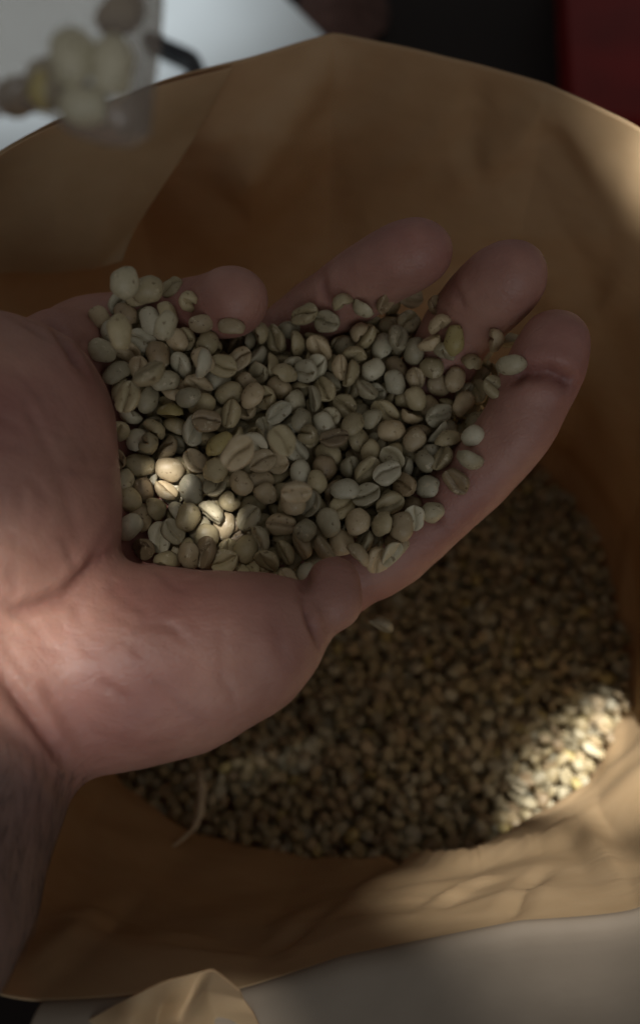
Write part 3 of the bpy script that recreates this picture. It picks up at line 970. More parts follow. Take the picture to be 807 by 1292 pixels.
PILE = """
5 -447 -81 -2594 19 96 -18 -5 0;7 -461 -22 -2596 9 -10 -93 -35 0;3 -484 32 -2580 6 -91 -39 13 0;4 -367 -42 -2585 1 -9 -100 2 0;
0 -364 345 -2442 29 -47 -68 48 0;1 -380 414 -2480 -36 -78 50 8 0;4 -418 445 -2425 96 -20 -2 -22 0;0 -303 -84 -2608 99 -5 8 9 0;
2 -398 -99 -2581 66 47 58 6 0;4 -294 180 -2474 12 -19 -6 -97 0;0 -248 272 -2488 57 -2 29 77 0;0 -255 352 -2489 58 -16 3 80 0;
2 -385 465 -2586 4 40 91 8 0;5 -520 328 -2593 44 -90 1 -3 0;3 -207 -44 -2415 12 -93 34 -4 0;1 -205 89 -2456 30 7 21 92 0;
0 -210 181 -2509 84 -18 30 41 0;3 -193 257 -2524 93 13 -13 32 0;0 -194 339 -2513 1 10 -24 97 0;4 -290 487 -2589 29 23 -50 -78 0;
1 -148 -21 -2440 87 -10 -8 -48 0;3 -152 63 -2444 91 -11 34 -22 0;2 -85 176 -2527 65 -28 20 68 0;0 -124 233 -2583 2 -8 -100 2 0;
4 -119 308 -2588 23 -18 -60 74 0;1 -93 418 -2511 52 14 -8 84 0;4 -68 -171 -2585 2 -57 -82 0 0;2 -16 -2 -2460 -47 -59 65 -7 0;
4 -1 36 -2519 87 23 19 40 0;7 -22 184 -2504 50 0 -27 -82 0;7 -53 264 -2580 1 -100 1 -1 0;5 -59 341 -2595 8 53 83 12 0;4 -18 396 -2588 42 62 -50 -43 0;
1 70 -50 -2561 20 -4 28 94 0;0 44 -54 -2583 0 -92 38 4 0;2 102 154 -2494 10 0 12 -99 0;0 14 293 -2580 29 -14 91 -26 0;2 64 330 -2588 45 65 48 38 0;
3 27 441 -2608 31 -2 2 -95 0;2 129 -120 -2513 0 -20 -96 -17 0;3 146 -75 -2608 9 -1 0 100 0;3 149 29 -2588 24 -74 -62 0 0;
1 139 218 -2464 14 59 -79 -11 0;3 156 360 -2582 51 -75 1 42 0;7 121 452 -2597 21 6 98 4 0;2 188 427 -2586 4 63 77 -12 0;
1 200 -117 -2511 65 -66 -24 29 0;7 206 60 -2604 36 2 0 93 0;4 214 97 -2581 57 1 -36 -74 0;1 236 207 -2486 78 24 -12 57 0;
0 177 328 -2452 -7 -92 -12 -36 1;0 242 472 -2533 32 35 -69 -55 0;3 214 490 -2608 92 -4 -1 -40 0;1 262 76 -2574 0 -72 -66 22 0;
1 345 139 -2584 0 -88 47 -4 0;3 303 176 -2564 81 44 39 1 0;1 274 376 -2607 52 6 6 -85 0;7 428 289 -2592 29 -86 26 -33 0;4 294 272 -2585 1 -63 78 -2 0;
2 -351 269 -2436 95 -26 -17 -7 0;0 -427 349 -2415 -16 -92 -7 35 0;2 -416 406 -2455 88 -5 5 -46 0;0 -480 521 -2381 15 -40 90 -6 0;
3 -323 -69 -2326 24 -45 -83 24 0;3 -330 117 -2407 84 20 -7 -51 0;4 -346 168 -2417 3 -65 74 -14 0;3 -309 249 -2442 13 -62 -76 16 0;
0 -301 316 -2451 5 -30 -91 30 0;1 -377 450 -2522 31 -17 93 9 0;3 -379 435 -2472 65 -13 58 47 0;2 -259 -74 -2390 16 -66 66 -32 0;
5 -263 81 -2401 -17 -94 -17 24 0;0 -229 168 -2460 77 6 -33 54 0;4 -243 230 -2480 19 69 61 -33 0;2 -194 313 -2478 44 24 -22 83 0;
6 -333 458 -2547 40 20 86 24 0;1 -190 -67 -2400 87 17 -1 46 0;4 -212 27 -2405 8 -80 60 0 0;1 -160 138 -2464 20 93 -30 4 0;
1 -150 218 -2547 -52 -82 26 -2 0;2 -161 258 -2587 9 -36 26 89 0;4 -138 377 -2491 19 -87 44 10 0;0 -73 -24 -2416 9 -28 -93 22 0;
3 -65 38 -2455 50 -52 35 -60 0;7 -82 124 -2485 16 29 -94 10 0;1 -61 242 -2559 0 28 -96 7 0;0 -67 324 -2577 96 10 -12 -23 0;
0 -57 382 -2541 -53 -80 30 1 0;0 18 -10 -2490 22 68 -4 70 0;4 48 -5 -2586 5 -8 71 70 0;0 28 129 -2467 5 -94 32 6 0;0 -3 258 -2524 17 -48 47 -72 0;
1 19 338 -2582 3 -21 82 53 0;2 27 401 -2591 23 17 -39 88 0;6 71 -27 -2504 11 -62 24 -74 0;4 105 -89 -2585 87 -4 -48 13 0;2 88 54 -2582 61 58 -7 53 0;
1 69 215 -2474 8 69 -67 26 0;0 116 317 -2539 72 -51 -47 1 0;2 123 380 -2588 36 42 -66 -51 0;4 56 510 -2586 19 -48 70 -50 0;
7 140 -89 -2333 28 84 34 30 1;2 156 -132 -2574 21 -44 -84 -25 0;3 210 -86 -2583 38 58 -51 -51 0;0 229 149 -2530 45 18 60 -63 0;
1 169 363 -2508 42 -71 -4 56 0;2 190 442 -2574 87 -11 -2 -48 0;2 150 535 -2583 33 -46 82 3 0;0 236 -8 -2530 42 -59 -60 -34 0;
4 272 16 -2587 38 88 27 0 0;3 319 73 -2583 57 62 -47 -27 0;1 285 198 -2496 43 -23 57 -66 0;5 216 471 -2470 78 4 34 53 0;2 244 555 -2610 27 -2 2 96 0;
0 223 -39 -2510 91 28 -11 28 0;7 390 146 -2585 57 -60 9 -55 0;7 386 266 -2597 13 83 50 22 0;1 457 326 -2562 34 -23 3 -91 0;
2 475 363 -2610 14 4 -1 -99 0;2 -500 328 -2391 63 18 34 67 0;6 -461 393 -2408 30 -36 -72 -52 0;0 -540 568 -2386 21 50 -81 -24 1;
5 -374 -25 -2302 18 -42 -72 52 0;6 -383 97 -2355 -32 -10 -92 -18 0;0 -403 161 -2408 81 -28 33 -38 0;3 -366 225 -2412 36 -3 81 -47 0;
5 -403 297 -2392 -32 -15 -94 6 0;1 -321 399 -2478 23 86 33 -31 0;0 -355 402 -2411 25 -57 -77 -14 0;4 -287 -60 -2363 19 -63 73 -18 0;
3 -319 60 -2360 7 -40 -83 39 0;2 -284 127 -2430 13 37 -87 -30 0;3 -207 237 -2445 86 3 -11 49 0;3 -228 300 -2416 10 -40 90 9 0;
1 -276 477 -2538 57 -25 5 78 0;2 -193 -89 -2368 97 24 -4 5 0;1 -256 11 -2389 7 80 -59 -5 0;1 -157 158 -2430 1 46 89 -6 0;
7 -148 194 -2496 8 -96 -4 28 0;5 -167 288 -2547 44 7 -21 -87 0;2 -202 438 -2495 59 7 -6 -80 0;2 -113 -68 -2381 8 -1 -96 27 0;
3 -111 36 -2440 77 -6 42 -47 0;6 -62 147 -2452 37 -30 -55 69 0;2 -116 243 -2528 3 -22 -69 69 0;4 -95 279 -2532 9 5 -98 19 0;
7 -117 342 -2536 16 -22 52 80 0;4 -20 -59 -2406 73 -8 35 58 0;6 -1 38 -2456 4 -51 49 -70 0;3 -25 86 -2472 21 -91 -34 -10 0;
0 -58 234 -2508 1 -74 32 -60 0;0 -26 297 -2550 81 16 39 40 0;4 -3 398 -2528 10 -20 87 44 0;1 45 -32 -2426 36 90 19 15 0;2 59 20 -2545 94 -13 -12 30 0;
3 84 90 -2518 86 31 30 -27 0;2 32 208 -2478 38 -64 -24 62 0;2 57 292 -2516 43 -48 76 -5 0;1 80 385 -2539 7 20 98 5 0;3 92 447 -2584 62 14 -9 -77 0;
0 100 -35 -2370 36 52 -74 23 0;0 125 -15 -2581 1 -37 -46 81 0;1 181 -15 -2597 40 19 -9 89 0;2 184 98 -2532 72 -17 -67 2 0;
6 127 295 -2489 52 2 47 -72 0;0 147 410 -2540 70 -51 -34 -36 0;3 120 516 -2563 21 -63 -67 -34 0;7 167 14 -2487 44 78 3 45 0;
2 253 -52 -2581 43 -72 2 55 0;5 280 132 -2584 19 85 27 -42 0;4 283 264 -2463 46 20 -22 84 0;1 183 451 -2496 50 -65 48 -31 0;
2 197 503 -2537 16 -51 82 21 0;4 291 35 -2538 52 72 -12 45 0;3 348 107 -2572 85 15 4 -50 0;5 351 244 -2566 29 -44 55 -64 0;
6 343 248 -2483 2 85 35 38 0;4 412 329 -2588 78 -62 4 -4 0;0 463 431 -2583 2 -10 -99 2 0;0 -501 10 -2153 64 38 -39 -54 0;
1 -290 188 -2403 30 0 -94 -14 0;0 -142 286 -2447 52 -20 -34 -76 0;0 -301 355 -2428 46 -86 -6 23 0;4 -402 371 -2388 14 -43 -84 29 0;
2 -488 450 -2404 99 -7 7 11 0;3 -358 -98 -2282 2 76 64 -10 0;5 -316 -15 -2346 28 41 -77 40 0;2 -224 121 -2415 11 14 -55 -82 0;
1 -119 267 -2459 22 -4 89 -39 0;4 -275 244 -2417 -8 -91 30 28 0;0 -263 408 -2484 71 -31 -25 -58 0;0 -306 439 -2460 40 -2 -75 -52 0;
0 -246 -122 -2334 33 -19 54 75 0;6 -221 -30 -2359 13 -85 -50 8 0;2 -217 83 -2381 -7 -33 92 -20 0;4 -111 192 -2460 93 -6 -33 17 0;
2 -185 247 -2483 68 32 -2 66 0;4 -196 379 -2457 26 -95 11 11 0;5 -116 -106 -2344 12 -37 -92 5 0;0 -152 -6 -2398 3 9 33 94 0;
4 -94 106 -2441 41 19 24 -86 0;4 -96 210 -2471 30 61 71 16 0;4 -130 301 -2483 13 -64 75 8 0;0 -100 404 -2442 38 -87 24 18 0;
4 -50 -97 -2352 -15 -48 -81 30 0;3 -36 14 -2400 21 -77 -53 27 0;3 -31 86 -2424 33 17 -92 12 0;7 -32 162 -2460 29 38 70 53 0;
0 -64 295 -2513 72 -30 -1 63 0;2 -41 363 -2511 94 -8 20 -25 0;2 4 437 -2503 91 -32 -22 -13 0;4 12 -93 -2355 72 -20 -29 60 0;
5 80 14 -2472 34 43 -62 56 0;2 62 35 -2486 2 -10 66 75 0;1 32 160 -2429 2 21 -95 -21 0;2 32 272 -2493 39 -3 40 83 0;0 31 355 -2538 97 9 -16 13 0;
6 36 447 -2548 31 -11 -94 1 0;4 122 -24 -2511 -6 -44 -89 -11 0;3 138 42 -2558 96 18 16 11 0;1 152 92 -2503 55 -13 -48 67 0;
3 100 283 -2465 28 40 -2 -87 0;5 108 367 -2500 34 28 89 -12 0;4 140 477 -2541 12 -9 98 -9 0;2 154 26 -2406 43 -5 66 -62 0;
1 200 24 -2541 54 31 -68 -39 0;0 256 64 -2556 87 10 6 48 0;4 163 259 -2461 85 8 25 46 0;2 186 420 -2475 30 -41 -43 75 0;
5 148 524 -2514 22 -91 -32 11 0;2 258 42 -2478 44 -88 -14 11 0;2 306 123 -2522 7 -25 81 52 0;0 370 172 -2529 10 -4 95 -30 0;
6 238 313 -2424 98 14 10 7 1;0 292 514 -2574 43 -41 -61 -53 0;6 387 209 -2587 31 7 55 -77 0;1 405 264 -2538 20 50 -84 8 0;
7 500 398 -2560 26 -68 56 -40 1;2 -552 241 -2142 50 -50 69 -15 0;1 -530 404 -2373 86 -19 33 -35 0;0 -538 494 -2365 11 -48 -86 10 0;
3 -295 -135 -2285 35 -37 -49 -71 0;0 -279 95 -2364 61 77 16 -10 0;0 -273 166 -2400 80 24 25 49 0;0 -403 241 -2386 47 82 -31 5 0;
0 -441 282 -2370 -38 -47 70 36 0;5 -352 381 -2381 1 -77 -63 8 0;4 -422 488 -2389 56 14 -6 -81 0;4 -302 -75 -2327 67 34 35 56 0;
1 -258 17 -2346 43 67 56 24 0;1 -179 182 -2384 -31 -81 51 1 0;3 -170 243 -2378 -4 -5 -97 23 1;5 -279 327 -2416 7 -42 90 7 0;
0 -283 410 -2425 36 -1 -49 -79 0;1 -303 446 -2372 29 -92 2 -25 0;4 -173 -100 -2299 3 -93 -17 33 0;0 -155 59 -2369 -48 -86 12 -7 0;
2 -133 116 -2410 53 13 -7 -84 0;3 -140 229 -2418 1 50 -81 32 0;4 -137 351 -2458 69 -58 -34 25 0;7 -163 441 -2449 13 -56 81 -7 0;
0 -77 -51 -2377 63 -15 30 70 0;3 -80 19 -2382 54 -55 -3 64 0;1 -90 171 -2399 4 -12 90 42 0;2 -51 270 -2430 39 -67 57 -26 0;
3 -83 348 -2462 32 -55 74 22 0;3 -129 467 -2454 -5 -96 17 -24 0;1 -53 -164 -2299 -20 -71 -55 39 0;3 -12 -4 -2364 4 -79 -61 -3 0;
2 34 11 -2408 -32 -23 90 19 0;0 21 80 -2447 14 36 24 89 0;0 -9 213 -2449 78 4 -62 8 0;5 1 324 -2487 69 -45 -53 22 0;2 -24 387 -2482 17 21 47 84 0;
4 40 -82 -2386 75 -23 9 62 0;0 87 60 -2425 24 -78 -54 22 0;7 105 94 -2464 25 -96 -8 -11 0;3 74 222 -2424 -6 -89 41 -17 0;0 56 323 -2480 24 8 -41 -88 0;
2 65 416 -2500 8 -98 -6 -16 0;3 132 -8 -2346 -40 -90 -9 18 0;4 105 -4 -2445 6 -59 22 -77 0;6 135 38 -2478 52 -20 78 29 0;4 178 149 -2483 3 -16 -98 9 0;
6 138 383 -2449 93 -19 -11 28 0;2 129 457 -2494 54 69 48 -5 0;1 85 487 -2524 2 -54 76 -35 0;7 208 50 -2437 52 -62 9 59 0;2 218 80 -2503 9 -76 -61 18 0;
4 302 82 -2507 14 -63 61 -46 0;6 219 254 -2444 63 0 -31 -71 0;1 211 393 -2434 83 4 -1 -55 1;0 286 466 -2584 38 -90 -18 11 0;
0 287 105 -2416 13 -91 -10 38 1;3 364 110 -2504 50 45 68 -29 0;6 348 198 -2521 85 -50 -6 16 0;7 326 344 -2406 26 12 -26 92 1;
4 410 187 -2495 56 37 -62 -41 0;3 382 448 -2584 14 82 48 29 0;0 -447 365 -2369 38 -14 -32 85 0;3 -523 322 -2327 43 -68 -31 51 1;
0 -550 473 -2341 56 8 4 82 1;1 -409 -66 -2248 -8 -69 -72 -3 1;0 -381 55 -2313 -4 -86 -46 21 1;1 -420 126 -2344 1 72 66 -23 0;
7 -332 241 -2367 38 -26 -52 72 0;5 -409 278 -2353 -26 -24 -92 -15 1;4 -414 423 -2365 4 -7 99 -10 0;2 -521 528 -2357 40 6 45 79 1;
7 -309 -42 -2286 61 -23 -5 -76 1;3 -289 26 -2322 44 77 23 40 0;4 -310 132 -2347 52 50 68 14 0;2 -231 236 -2413 61 38 -26 -65 0;
3 -256 310 -2397 81 7 8 -58 0;3 -216 416 -2400 41 -68 -52 30 0;0 -368 461 -2355 17 -94 -3 -30 1;3 -218 -51 -2307 15 -96 -23 1 1;
5 -196 36 -2334 14 46 -80 -37 0;1 -158 108 -2352 49 41 -53 -55 0;5 -117 272 -2372 22 -79 24 -52 0;3 -167 350 -2424 61 35 -37 -60 0;
3 -229 456 -2443 8 -66 51 54 1;4 -127 -169 -2315 2 -17 -36 -92 0;4 -120 -13 -2335 32 36 74 46 0;4 -94 84 -2378 12 -24 74 -61 0;
6 -72 136 -2383 52 -75 36 -17 0;4 -71 218 -2410 -21 -70 -56 -40 0;4 -89 310 -2439 7 -41 -83 -38 0;3 -68 392 -2401 34 -19 -91 -13 1;
1 -5 -132 -2304 9 -33 64 69 1;6 -25 -48 -2333 15 -85 -50 -1 0;0 -12 78 -2375 13 -56 78 -24 0;1 -20 148 -2388 12 -73 68 0 1;
3 26 232 -2414 18 83 30 44 0;5 -16 275 -2460 8 -96 3 -28 0;6 -52 451 -2472 11 35 92 8 0;4 49 -83 -2334 36 -31 24 -85 0;2 64 18 -2405 86 34 19 34 0;
4 78 116 -2440 61 -19 -57 -51 0;1 99 262 -2418 89 -13 -5 43 1;6 50 296 -2431 38 6 22 -90 0;2 43 392 -2467 -1 -84 -54 -11 0;
0 120 16 -2357 3 30 -60 -74 0;1 129 70 -2408 30 68 -66 -13 0;3 173 88 -2462 12 31 7 94 0;7 185 181 -2455 81 3 10 -58 0;3 146 324 -2427 31 -19 92 11 1;
2 139 489 -2466 -19 -19 92 28 0;0 204 -84 -2310 86 -12 -39 -29 1;3 225 75 -2375 45 21 75 -44 0;3 242 107 -2471 16 -44 84 -26 0;
7 285 105 -2495 37 13 92 4 0;5 249 263 -2392 44 72 28 -45 1;0 247 534 -2451 -20 -39 89 -14 1;5 210 548 -2563 19 -69 -67 -21 0;
2 340 149 -2429 24 -83 -48 14 0;4 361 147 -2478 21 80 -15 54 0;1 390 212 -2468 79 -39 -27 38 0;1 390 314 -2513 66 59 38 26 0;
4 443 266 -2506 56 -67 -16 46 0;3 -461 -14 -2254 68 14 41 58 1;1 -468 120 -2283 0 -13 -9 -99 1;2 -391 182 -2340 31 -91 15 -22 1;
4 -449 226 -2343 36 -88 -30 3 1;1 -279 353 -2376 9 -10 28 95 1;0 -475 457 -2338 2 -21 -98 0 1;7 -474 597 -2395 23 -94 -7 -26 0;
6 -335 16 -2320 82 -49 -30 2 0;0 -314 68 -2300 23 -97 1 2 0;7 -350 164 -2370 21 49 85 1 0;3 -289 258 -2389 56 21 3 -80 0;
0 -329 319 -2372 33 85 41 -10 0;4 -314 411 -2345 15 -57 -81 6 0;2 -410 526 -2344 70 -47 28 -45 1;4 -237 -103 -2266 19 60 -70 -34 1;
3 -248 -36 -2300 82 -20 -18 50 1;6 -242 86 -2303 -28 -16 -87 38 0;3 -221 133 -2371 17 9 1 -98 0;1 -180 294 -2383 16 -10 97 -17 0;
4 -225 376 -2412 65 25 56 -45 0;2 -242 502 -2486 -20 -95 -10 23 0;1 -136 -129 -2298 80 -38 2 46 1;6 -152 -42 -2345 20 91 -37 2 0;
1 -109 89 -2356 33 0 -63 -70 1;6 -125 152 -2357 58 55 51 31 0;6 -89 276 -2412 12 79 33 50 0;2 -130 345 -2397 -42 -78 -32 -34 0;
1 -173 491 -2475 76 -61 -18 -10 0;2 -65 -126 -2312 70 -52 -9 48 1;2 -48 -16 -2329 79 -50 -24 27 0;5 -38 83 -2349 27 67 -69 -2 0;
1 -21 208 -2366 3 -85 -40 36 0;4 -17 279 -2409 70 -27 26 -61 0;6 -24 339 -2438 41 61 -67 -10 0;6 -87 512 -2448 55 81 -16 12 1;
0 51 -29 -2345 55 -8 -81 -22 0;4 51 68 -2388 30 51 -46 -66 0;6 35 135 -2397 44 51 43 60 0;3 64 287 -2370 16 34 92 13 1;6 45 412 -2434 70 58 -42 -7 0;
1 -14 466 -2433 38 -87 11 -29 0;2 105 -30 -2315 86 -30 -12 40 0;3 160 77 -2374 56 70 -41 14 0;3 131 153 -2434 8 95 -15 -27 0;
7 147 219 -2424 90 12 -15 40 0;2 85 346 -2414 -29 -69 -60 -28 1;4 62 469 -2470 24 -95 -12 18 0;3 186 -35 -2322 59 -17 -56 -56 0;
4 222 118 -2359 53 -19 76 -33 1;0 217 118 -2436 33 -53 44 -65 0;0 265 176 -2457 94 27 2 -21 0;2 205 354 -2401 53 -14 -16 82 1;
4 197 530 -2507 2 -21 7 -97 1;0 287 64 -2311 12 -47 14 86 1;3 305 160 -2410 46 -9 11 88 0;7 336 154 -2457 27 -76 -59 3 0;
4 351 284 -2431 54 -72 25 -36 1;2 364 360 -2391 78 23 17 56 1;3 424 244 -2406 33 -70 6 63 1;4 474 334 -2491 -2 -39 91 15 0;
2 -458 179 -2320 26 65 -61 37 0;1 -456 296 -2324 37 -44 27 -77 1;0 -479 315 -2323 55 39 -68 -29 0;0 -492 581 -2344 -21 -6 -97 -9 0;
5 -334 -104 -2246 69 34 -34 -54 0;4 -396 61 -2269 4 -41 -72 56 1;1 -367 120 -2334 9 -5 -9 -99 0;3 -381 223 -2336 0 19 52 84 1;
3 -384 326 -2330 0 -8 -97 23 1;0 -372 386 -2326 50 -47 72 11 1;1 -450 510 -2346 80 -21 1 -56 1;3 -293 -66 -2262 62 0 23 -75 1;
7 -272 67 -2275 24 80 52 -19 1;5 -250 145 -2310 13 -61 -68 39 0;1 -222 208 -2354 2 -41 91 -11 1;3 -198 348 -2366 32 38 29 -82 1;
0 -171 487 -2394 65 2 72 22 1;5 -190 -140 -2260 26 88 -37 11 1;1 -154 -41 -2287 -12 -87 -45 18 1;0 -179 21 -2325 10 -21 34 -91 1;
7 -191 115 -2320 58 17 -25 -76 0;1 -144 215 -2340 6 -78 60 17 1;2 -108 334 -2366 28 -11 -5 95 1;1 -127 476 -2403 18 -82 43 -32 1;
6 -97 -170 -2264 41 5 -56 -72 0;6 -97 -70 -2310 79 -35 37 33 1;2 -96 57 -2333 87 48 -8 9 0;0 -63 165 -2325 16 -36 -88 27 1;
0 -89 238 -2364 -44 -83 -10 -31 1;5 -59 329 -2394 19 -32 76 54 1;0 -72 460 -2412 18 66 24 69 1;3 -32 -161 -2253 75 3 -62 -24 1;
3 -13 -62 -2306 54 7 16 -82 0;1 41 43 -2331 27 -69 -67 -11 1;3 24 155 -2361 96 -8 -4 -25 1;2 21 251 -2357 15 -92 -17 -31 1;
3 24 353 -2410 14 93 -30 15 1;4 -10 418 -2422 -16 -79 58 10 0;3 55 -77 -2294 52 0 4 86 1;3 83 80 -2352 -46 -41 -75 24 0;
1 103 138 -2372 -11 -89 45 -2 1;3 73 199 -2382 43 -47 -77 -9 0;1 77 378 -2380 59 50 59 21 1;0 75 457 -2459 22 15 -18 95 1;
0 150 -128 -2277 11 -64 71 27 1;5 111 -81 -2310 48 74 39 27 1;3 175 29 -2350 56 -9 47 -68 0;2 168 122 -2427 94 -17 30 5 0;
2 208 182 -2405 23 -70 -68 6 0;1 177 272 -2391 1 30 92 27 1;1 174 460 -2447 65 7 -37 -66 1;4 240 14 -2329 92 -11 -34 -16 1;
6 241 162 -2398 82 -18 23 -50 0;3 321 220 -2436 31 -84 -40 18 0;2 299 289 -2427 34 29 16 88 1;0 262 440 -2407 58 29 -30 -70 1;
5 370 183 -2382 19 32 -72 -58 0;0 345 221 -2425 67 24 18 68 1;5 415 292 -2465 22 90 37 -2 0;4 452 385 -2540 100 1 4 -3 0;
3 -436 212 -2296 45 -72 -12 -52 1;0 -495 264 -2312 65 48 -57 16 1;7 -506 424 -2326 17 -30 -87 -35 1;7 -441 -92 -2212 33 -14 92 17 1;
7 -455 53 -2267 42 30 -4 86 1;5 -456 100 -2304 12 77 -63 -1 1;3 -475 188 -2300 34 -38 20 84 1;7 -394 265 -2316 76 -62 -9 -15 1;
5 -218 410 -2360 9 94 31 8 1;0 -431 416 -2337 60 13 11 79 1;1 -290 -102 -2196 -28 -76 -54 -24 1;0 -283 -6 -2252 37 10 79 48 1;
7 -328 133 -2298 18 90 -39 -10 1;0 -300 181 -2333 44 -76 -32 -36 1;4 -258 246 -2334 22 55 -81 2 0;7 -197 473 -2419 66 18 68 25 1;
0 -188 -96 -2262 57 -13 -14 -80 1;3 -186 -16 -2265 11 -43 87 -20 1;1 -162 81 -2300 96 21 13 8 1;7 -170 193 -2326 26 -64 72 7 0;
3 -150 302 -2330 41 -15 90 8 1;0 -179 430 -2398 56 60 57 -3 1;4 -76 -171 -2206 44 75 -48 -10 1;4 -94 -105 -2253 47 -70 45 -29 1;
6 -83 18 -2295 84 29 12 43 0;7 -117 127 -2314 9 -99 1 -8 1;4 -101 198 -2324 51 1 -36 -78 0;0 -71 296 -2360 32 48 -9 81 1;
0 -42 376 -2355 14 -91 1 -38 1;0 -53 -88 -2257 42 28 77 38 1;3 -8 7 -2316 60 -53 29 -53 0;3 11 116 -2336 65 20 13 -72 1;2 13 235 -2348 46 -16 -25 84 1;
1 8 330 -2356 -2 -87 37 -33 1;1 -2 443 -2389 1 44 77 46 1;3 96 -28 -2272 55 2 -14 -83 1;0 59 16 -2283 -6 -92 -32 24 1;6 80 118 -2340 11 70 -53 -47 1;
3 101 192 -2365 81 -19 35 -43 1;3 89 231 -2336 77 -40 7 49 1;5 101 397 -2464 23 34 -77 -49 0;1 164 -31 -2268 82 -18 -53 14 1;
0 182 18 -2282 31 -92 -24 2 1;0 180 111 -2349 -51 -53 61 -29 0;3 146 180 -2390 25 -43 86 -10 1;6 140 249 -2370 20 38 -60 -68 1;
2 144 389 -2410 92 -13 10 36 1;4 110 490 -2409 72 -10 -59 -36 1;4 242 -17 -2268 18 -66 73 4 1;2 253 192 -2352 87 -5 -22 43 1;
1 264 209 -2390 19 -36 65 64 1;2 260 307 -2383 48 3 -17 86 1;6 261 364 -2394 30 -58 -76 2 1;6 263 541 -2525 89 -34 -30 -5 0;
3 315 145 -2297 -53 -64 -54 -13 1;5 316 215 -2370 49 -8 70 -51 1;4 433 332 -2421 13 -77 51 -35 1;4 403 325 -2435 54 -70 -47 8 1;
7 451 370 -2473 15 91 29 26 1;0 425 394 -2590 91 6 -37 19 0;4 -326 -108 -2205 75 -8 -24 60 1;6 -442 178 -2252 -16 -81 23 -52 1;
1 -328 214 -2292 -33 -56 71 26 1;4 -343 299 -2300 5 -20 21 96 1;1 -410 343 -2322 89 -35 16 24 1;4 -476 376 -2298 35 -41 84 9 1;
2 -370 -49 -2221 -18 -87 39 24 1;2 -426 6 -2256 6 -58 -24 -78 1;0 -391 111 -2287 98 -3 18 -8 1;1 -408 167 -2304 34 84 11 40 1;
0 -313 284 -2330 99 -12 -10 3 1;1 -320 332 -2321 19 -32 -78 -50 1;4 -298 447 -2327 51 -4 17 -84 1;3 -241 -125 -2208 5 -97 -19 -12 1;
6 -234 29 -2276 80 34 -47 14 1;3 -269 107 -2273 76 -22 24 57 1;5 -230 193 -2317 26 -36 75 -50 0;1 -202 279 -2343 16 83 -39 36 1;
7 -167 371 -2366 9 -88 -25 -38 1;3 -145 -179 -2208 60 -48 54 33 0;0 -100 -35 -2255 -1 -3 -95 -30 1;6 -9 77 -2294 65 -26 36 -62 1;
3 -171 174 -2280 -6 -32 -92 -23 1;5 -108 262 -2306 24 24 -86 -38 1;1 -96 366 -2345 19 -40 -38 -81 1;0 173 104 -2277 9 -24 93 -27 1;
2 -39 -50 -2240 75 -24 38 48 1;7 -24 20 -2268 17 82 49 23 1;4 -51 104 -2317 66 17 10 72 1;6 -35 203 -2301 -24 -84 17 -46 1;
7 -17 304 -2346 50 -56 58 -31 1;1 -14 390 -2386 4 86 36 34 1;3 16 -91 -2244 58 68 -39 -22 1;0 24 -26 -2265 54 -18 -20 80 1;0 65 54 -2289 89 -44 5 12 1;
5 37 194 -2304 -35 -93 -12 2 1;4 60 390 -2367 39 -59 -60 38 1;4 93 426 -2402 26 -26 78 50 1;3 93 -112 -2247 11 40 57 71 1;5 120 46 -2286 7 -20 98 -3 1;
1 125 109 -2306 10 43 -81 -39 1;1 133 155 -2353 55 38 9 74 1;4 127 332 -2356 2 -47 -74 49 1;3 121 484 -2415 32 -31 80 -39 1;
7 183 -109 -2254 31 -84 -40 17 1;0 212 -38 -2264 68 15 -18 -70 1;7 193 144 -2325 4 36 92 14 1;2 206 153 -2375 42 46 -32 -72 0;
0 191 217 -2375 16 -10 -27 -95 1;0 217 479 -2399 5 -76 -54 35 1;0 215 72 -2292 -44 -19 -88 1 1;4 282 135 -2324 24 -48 -27 80 1;
3 301 154 -2364 88 15 -25 38 1;1 323 261 -2365 -25 -13 91 30 1;1 388 297 -2405 87 17 29 35 1;5 340 192 -2325 23 -9 -53 -81 1;
5 481 325 -2458 33 33 -62 -63 0;6 468 456 -2534 -25 -29 91 -15 0;0 -292 238 -2269 -18 -1 97 -18 1;2 -377 459 -2340 87 28 -23 -35 1;
1 -534 362 -2308 83 -38 4 41 1;0 -386 -130 -2226 37 -46 -55 -59 1;0 -69 24 -2253 82 -20 -12 -51 1;4 -201 74 -2267 46 -22 -10 86 1;
3 -148 132 -2254 -10 -27 92 -26 1;3 -176 303 -2312 47 19 -29 -81 1;2 -305 400 -2308 45 -11 -29 84 1;0 -257 386 -2316 -3 -99 14 -1 1;
0 -339 -14 -2244 79 12 35 48 1;4 -368 -7 -2277 35 25 61 67 1;1 -334 57 -2279 62 7 -2 78 1;1 -258 174 -2285 35 16 -50 -78 1;
0 -239 258 -2299 37 66 61 24 1;0 -241 318 -2345 93 25 -11 24 1;3 -134 -128 -2223 48 -71 51 8 1;5 -154 -72 -2242 -22 -59 -61 -48 1;
2 -142 51 -2280 36 32 -24 84 1;6 -216 138 -2297 90 -26 -36 -2 0;4 -52 242 -2327 43 -32 15 -83 1;4 -138 398 -2388 34 -61 42 -58 1;
6 -341 552 -2307 -40 30 79 35 1;7 -228 480 -2267 -13 4 -32 -94 1;0 -570 419 -2290 2 32 11 94 1;3 318 492 -2325 59 -42 -62 -32 1;
4 118 549 -2348 0 44 58 -68 1;1 17 516 -2378 -33 -9 -94 -10 1;4 -405 612 -2389 -16 -94 -14 -26 1;2 331 422 -2347 64 -49 54 23 1;
7 257 610 -2504 -13 98 -12 4 1;0 346 76 -2253 -41 82 -35 18 1;3 -523 203 -2272 21 -51 70 45 1;2 62 555 -2346 -64 26 58 43 1;
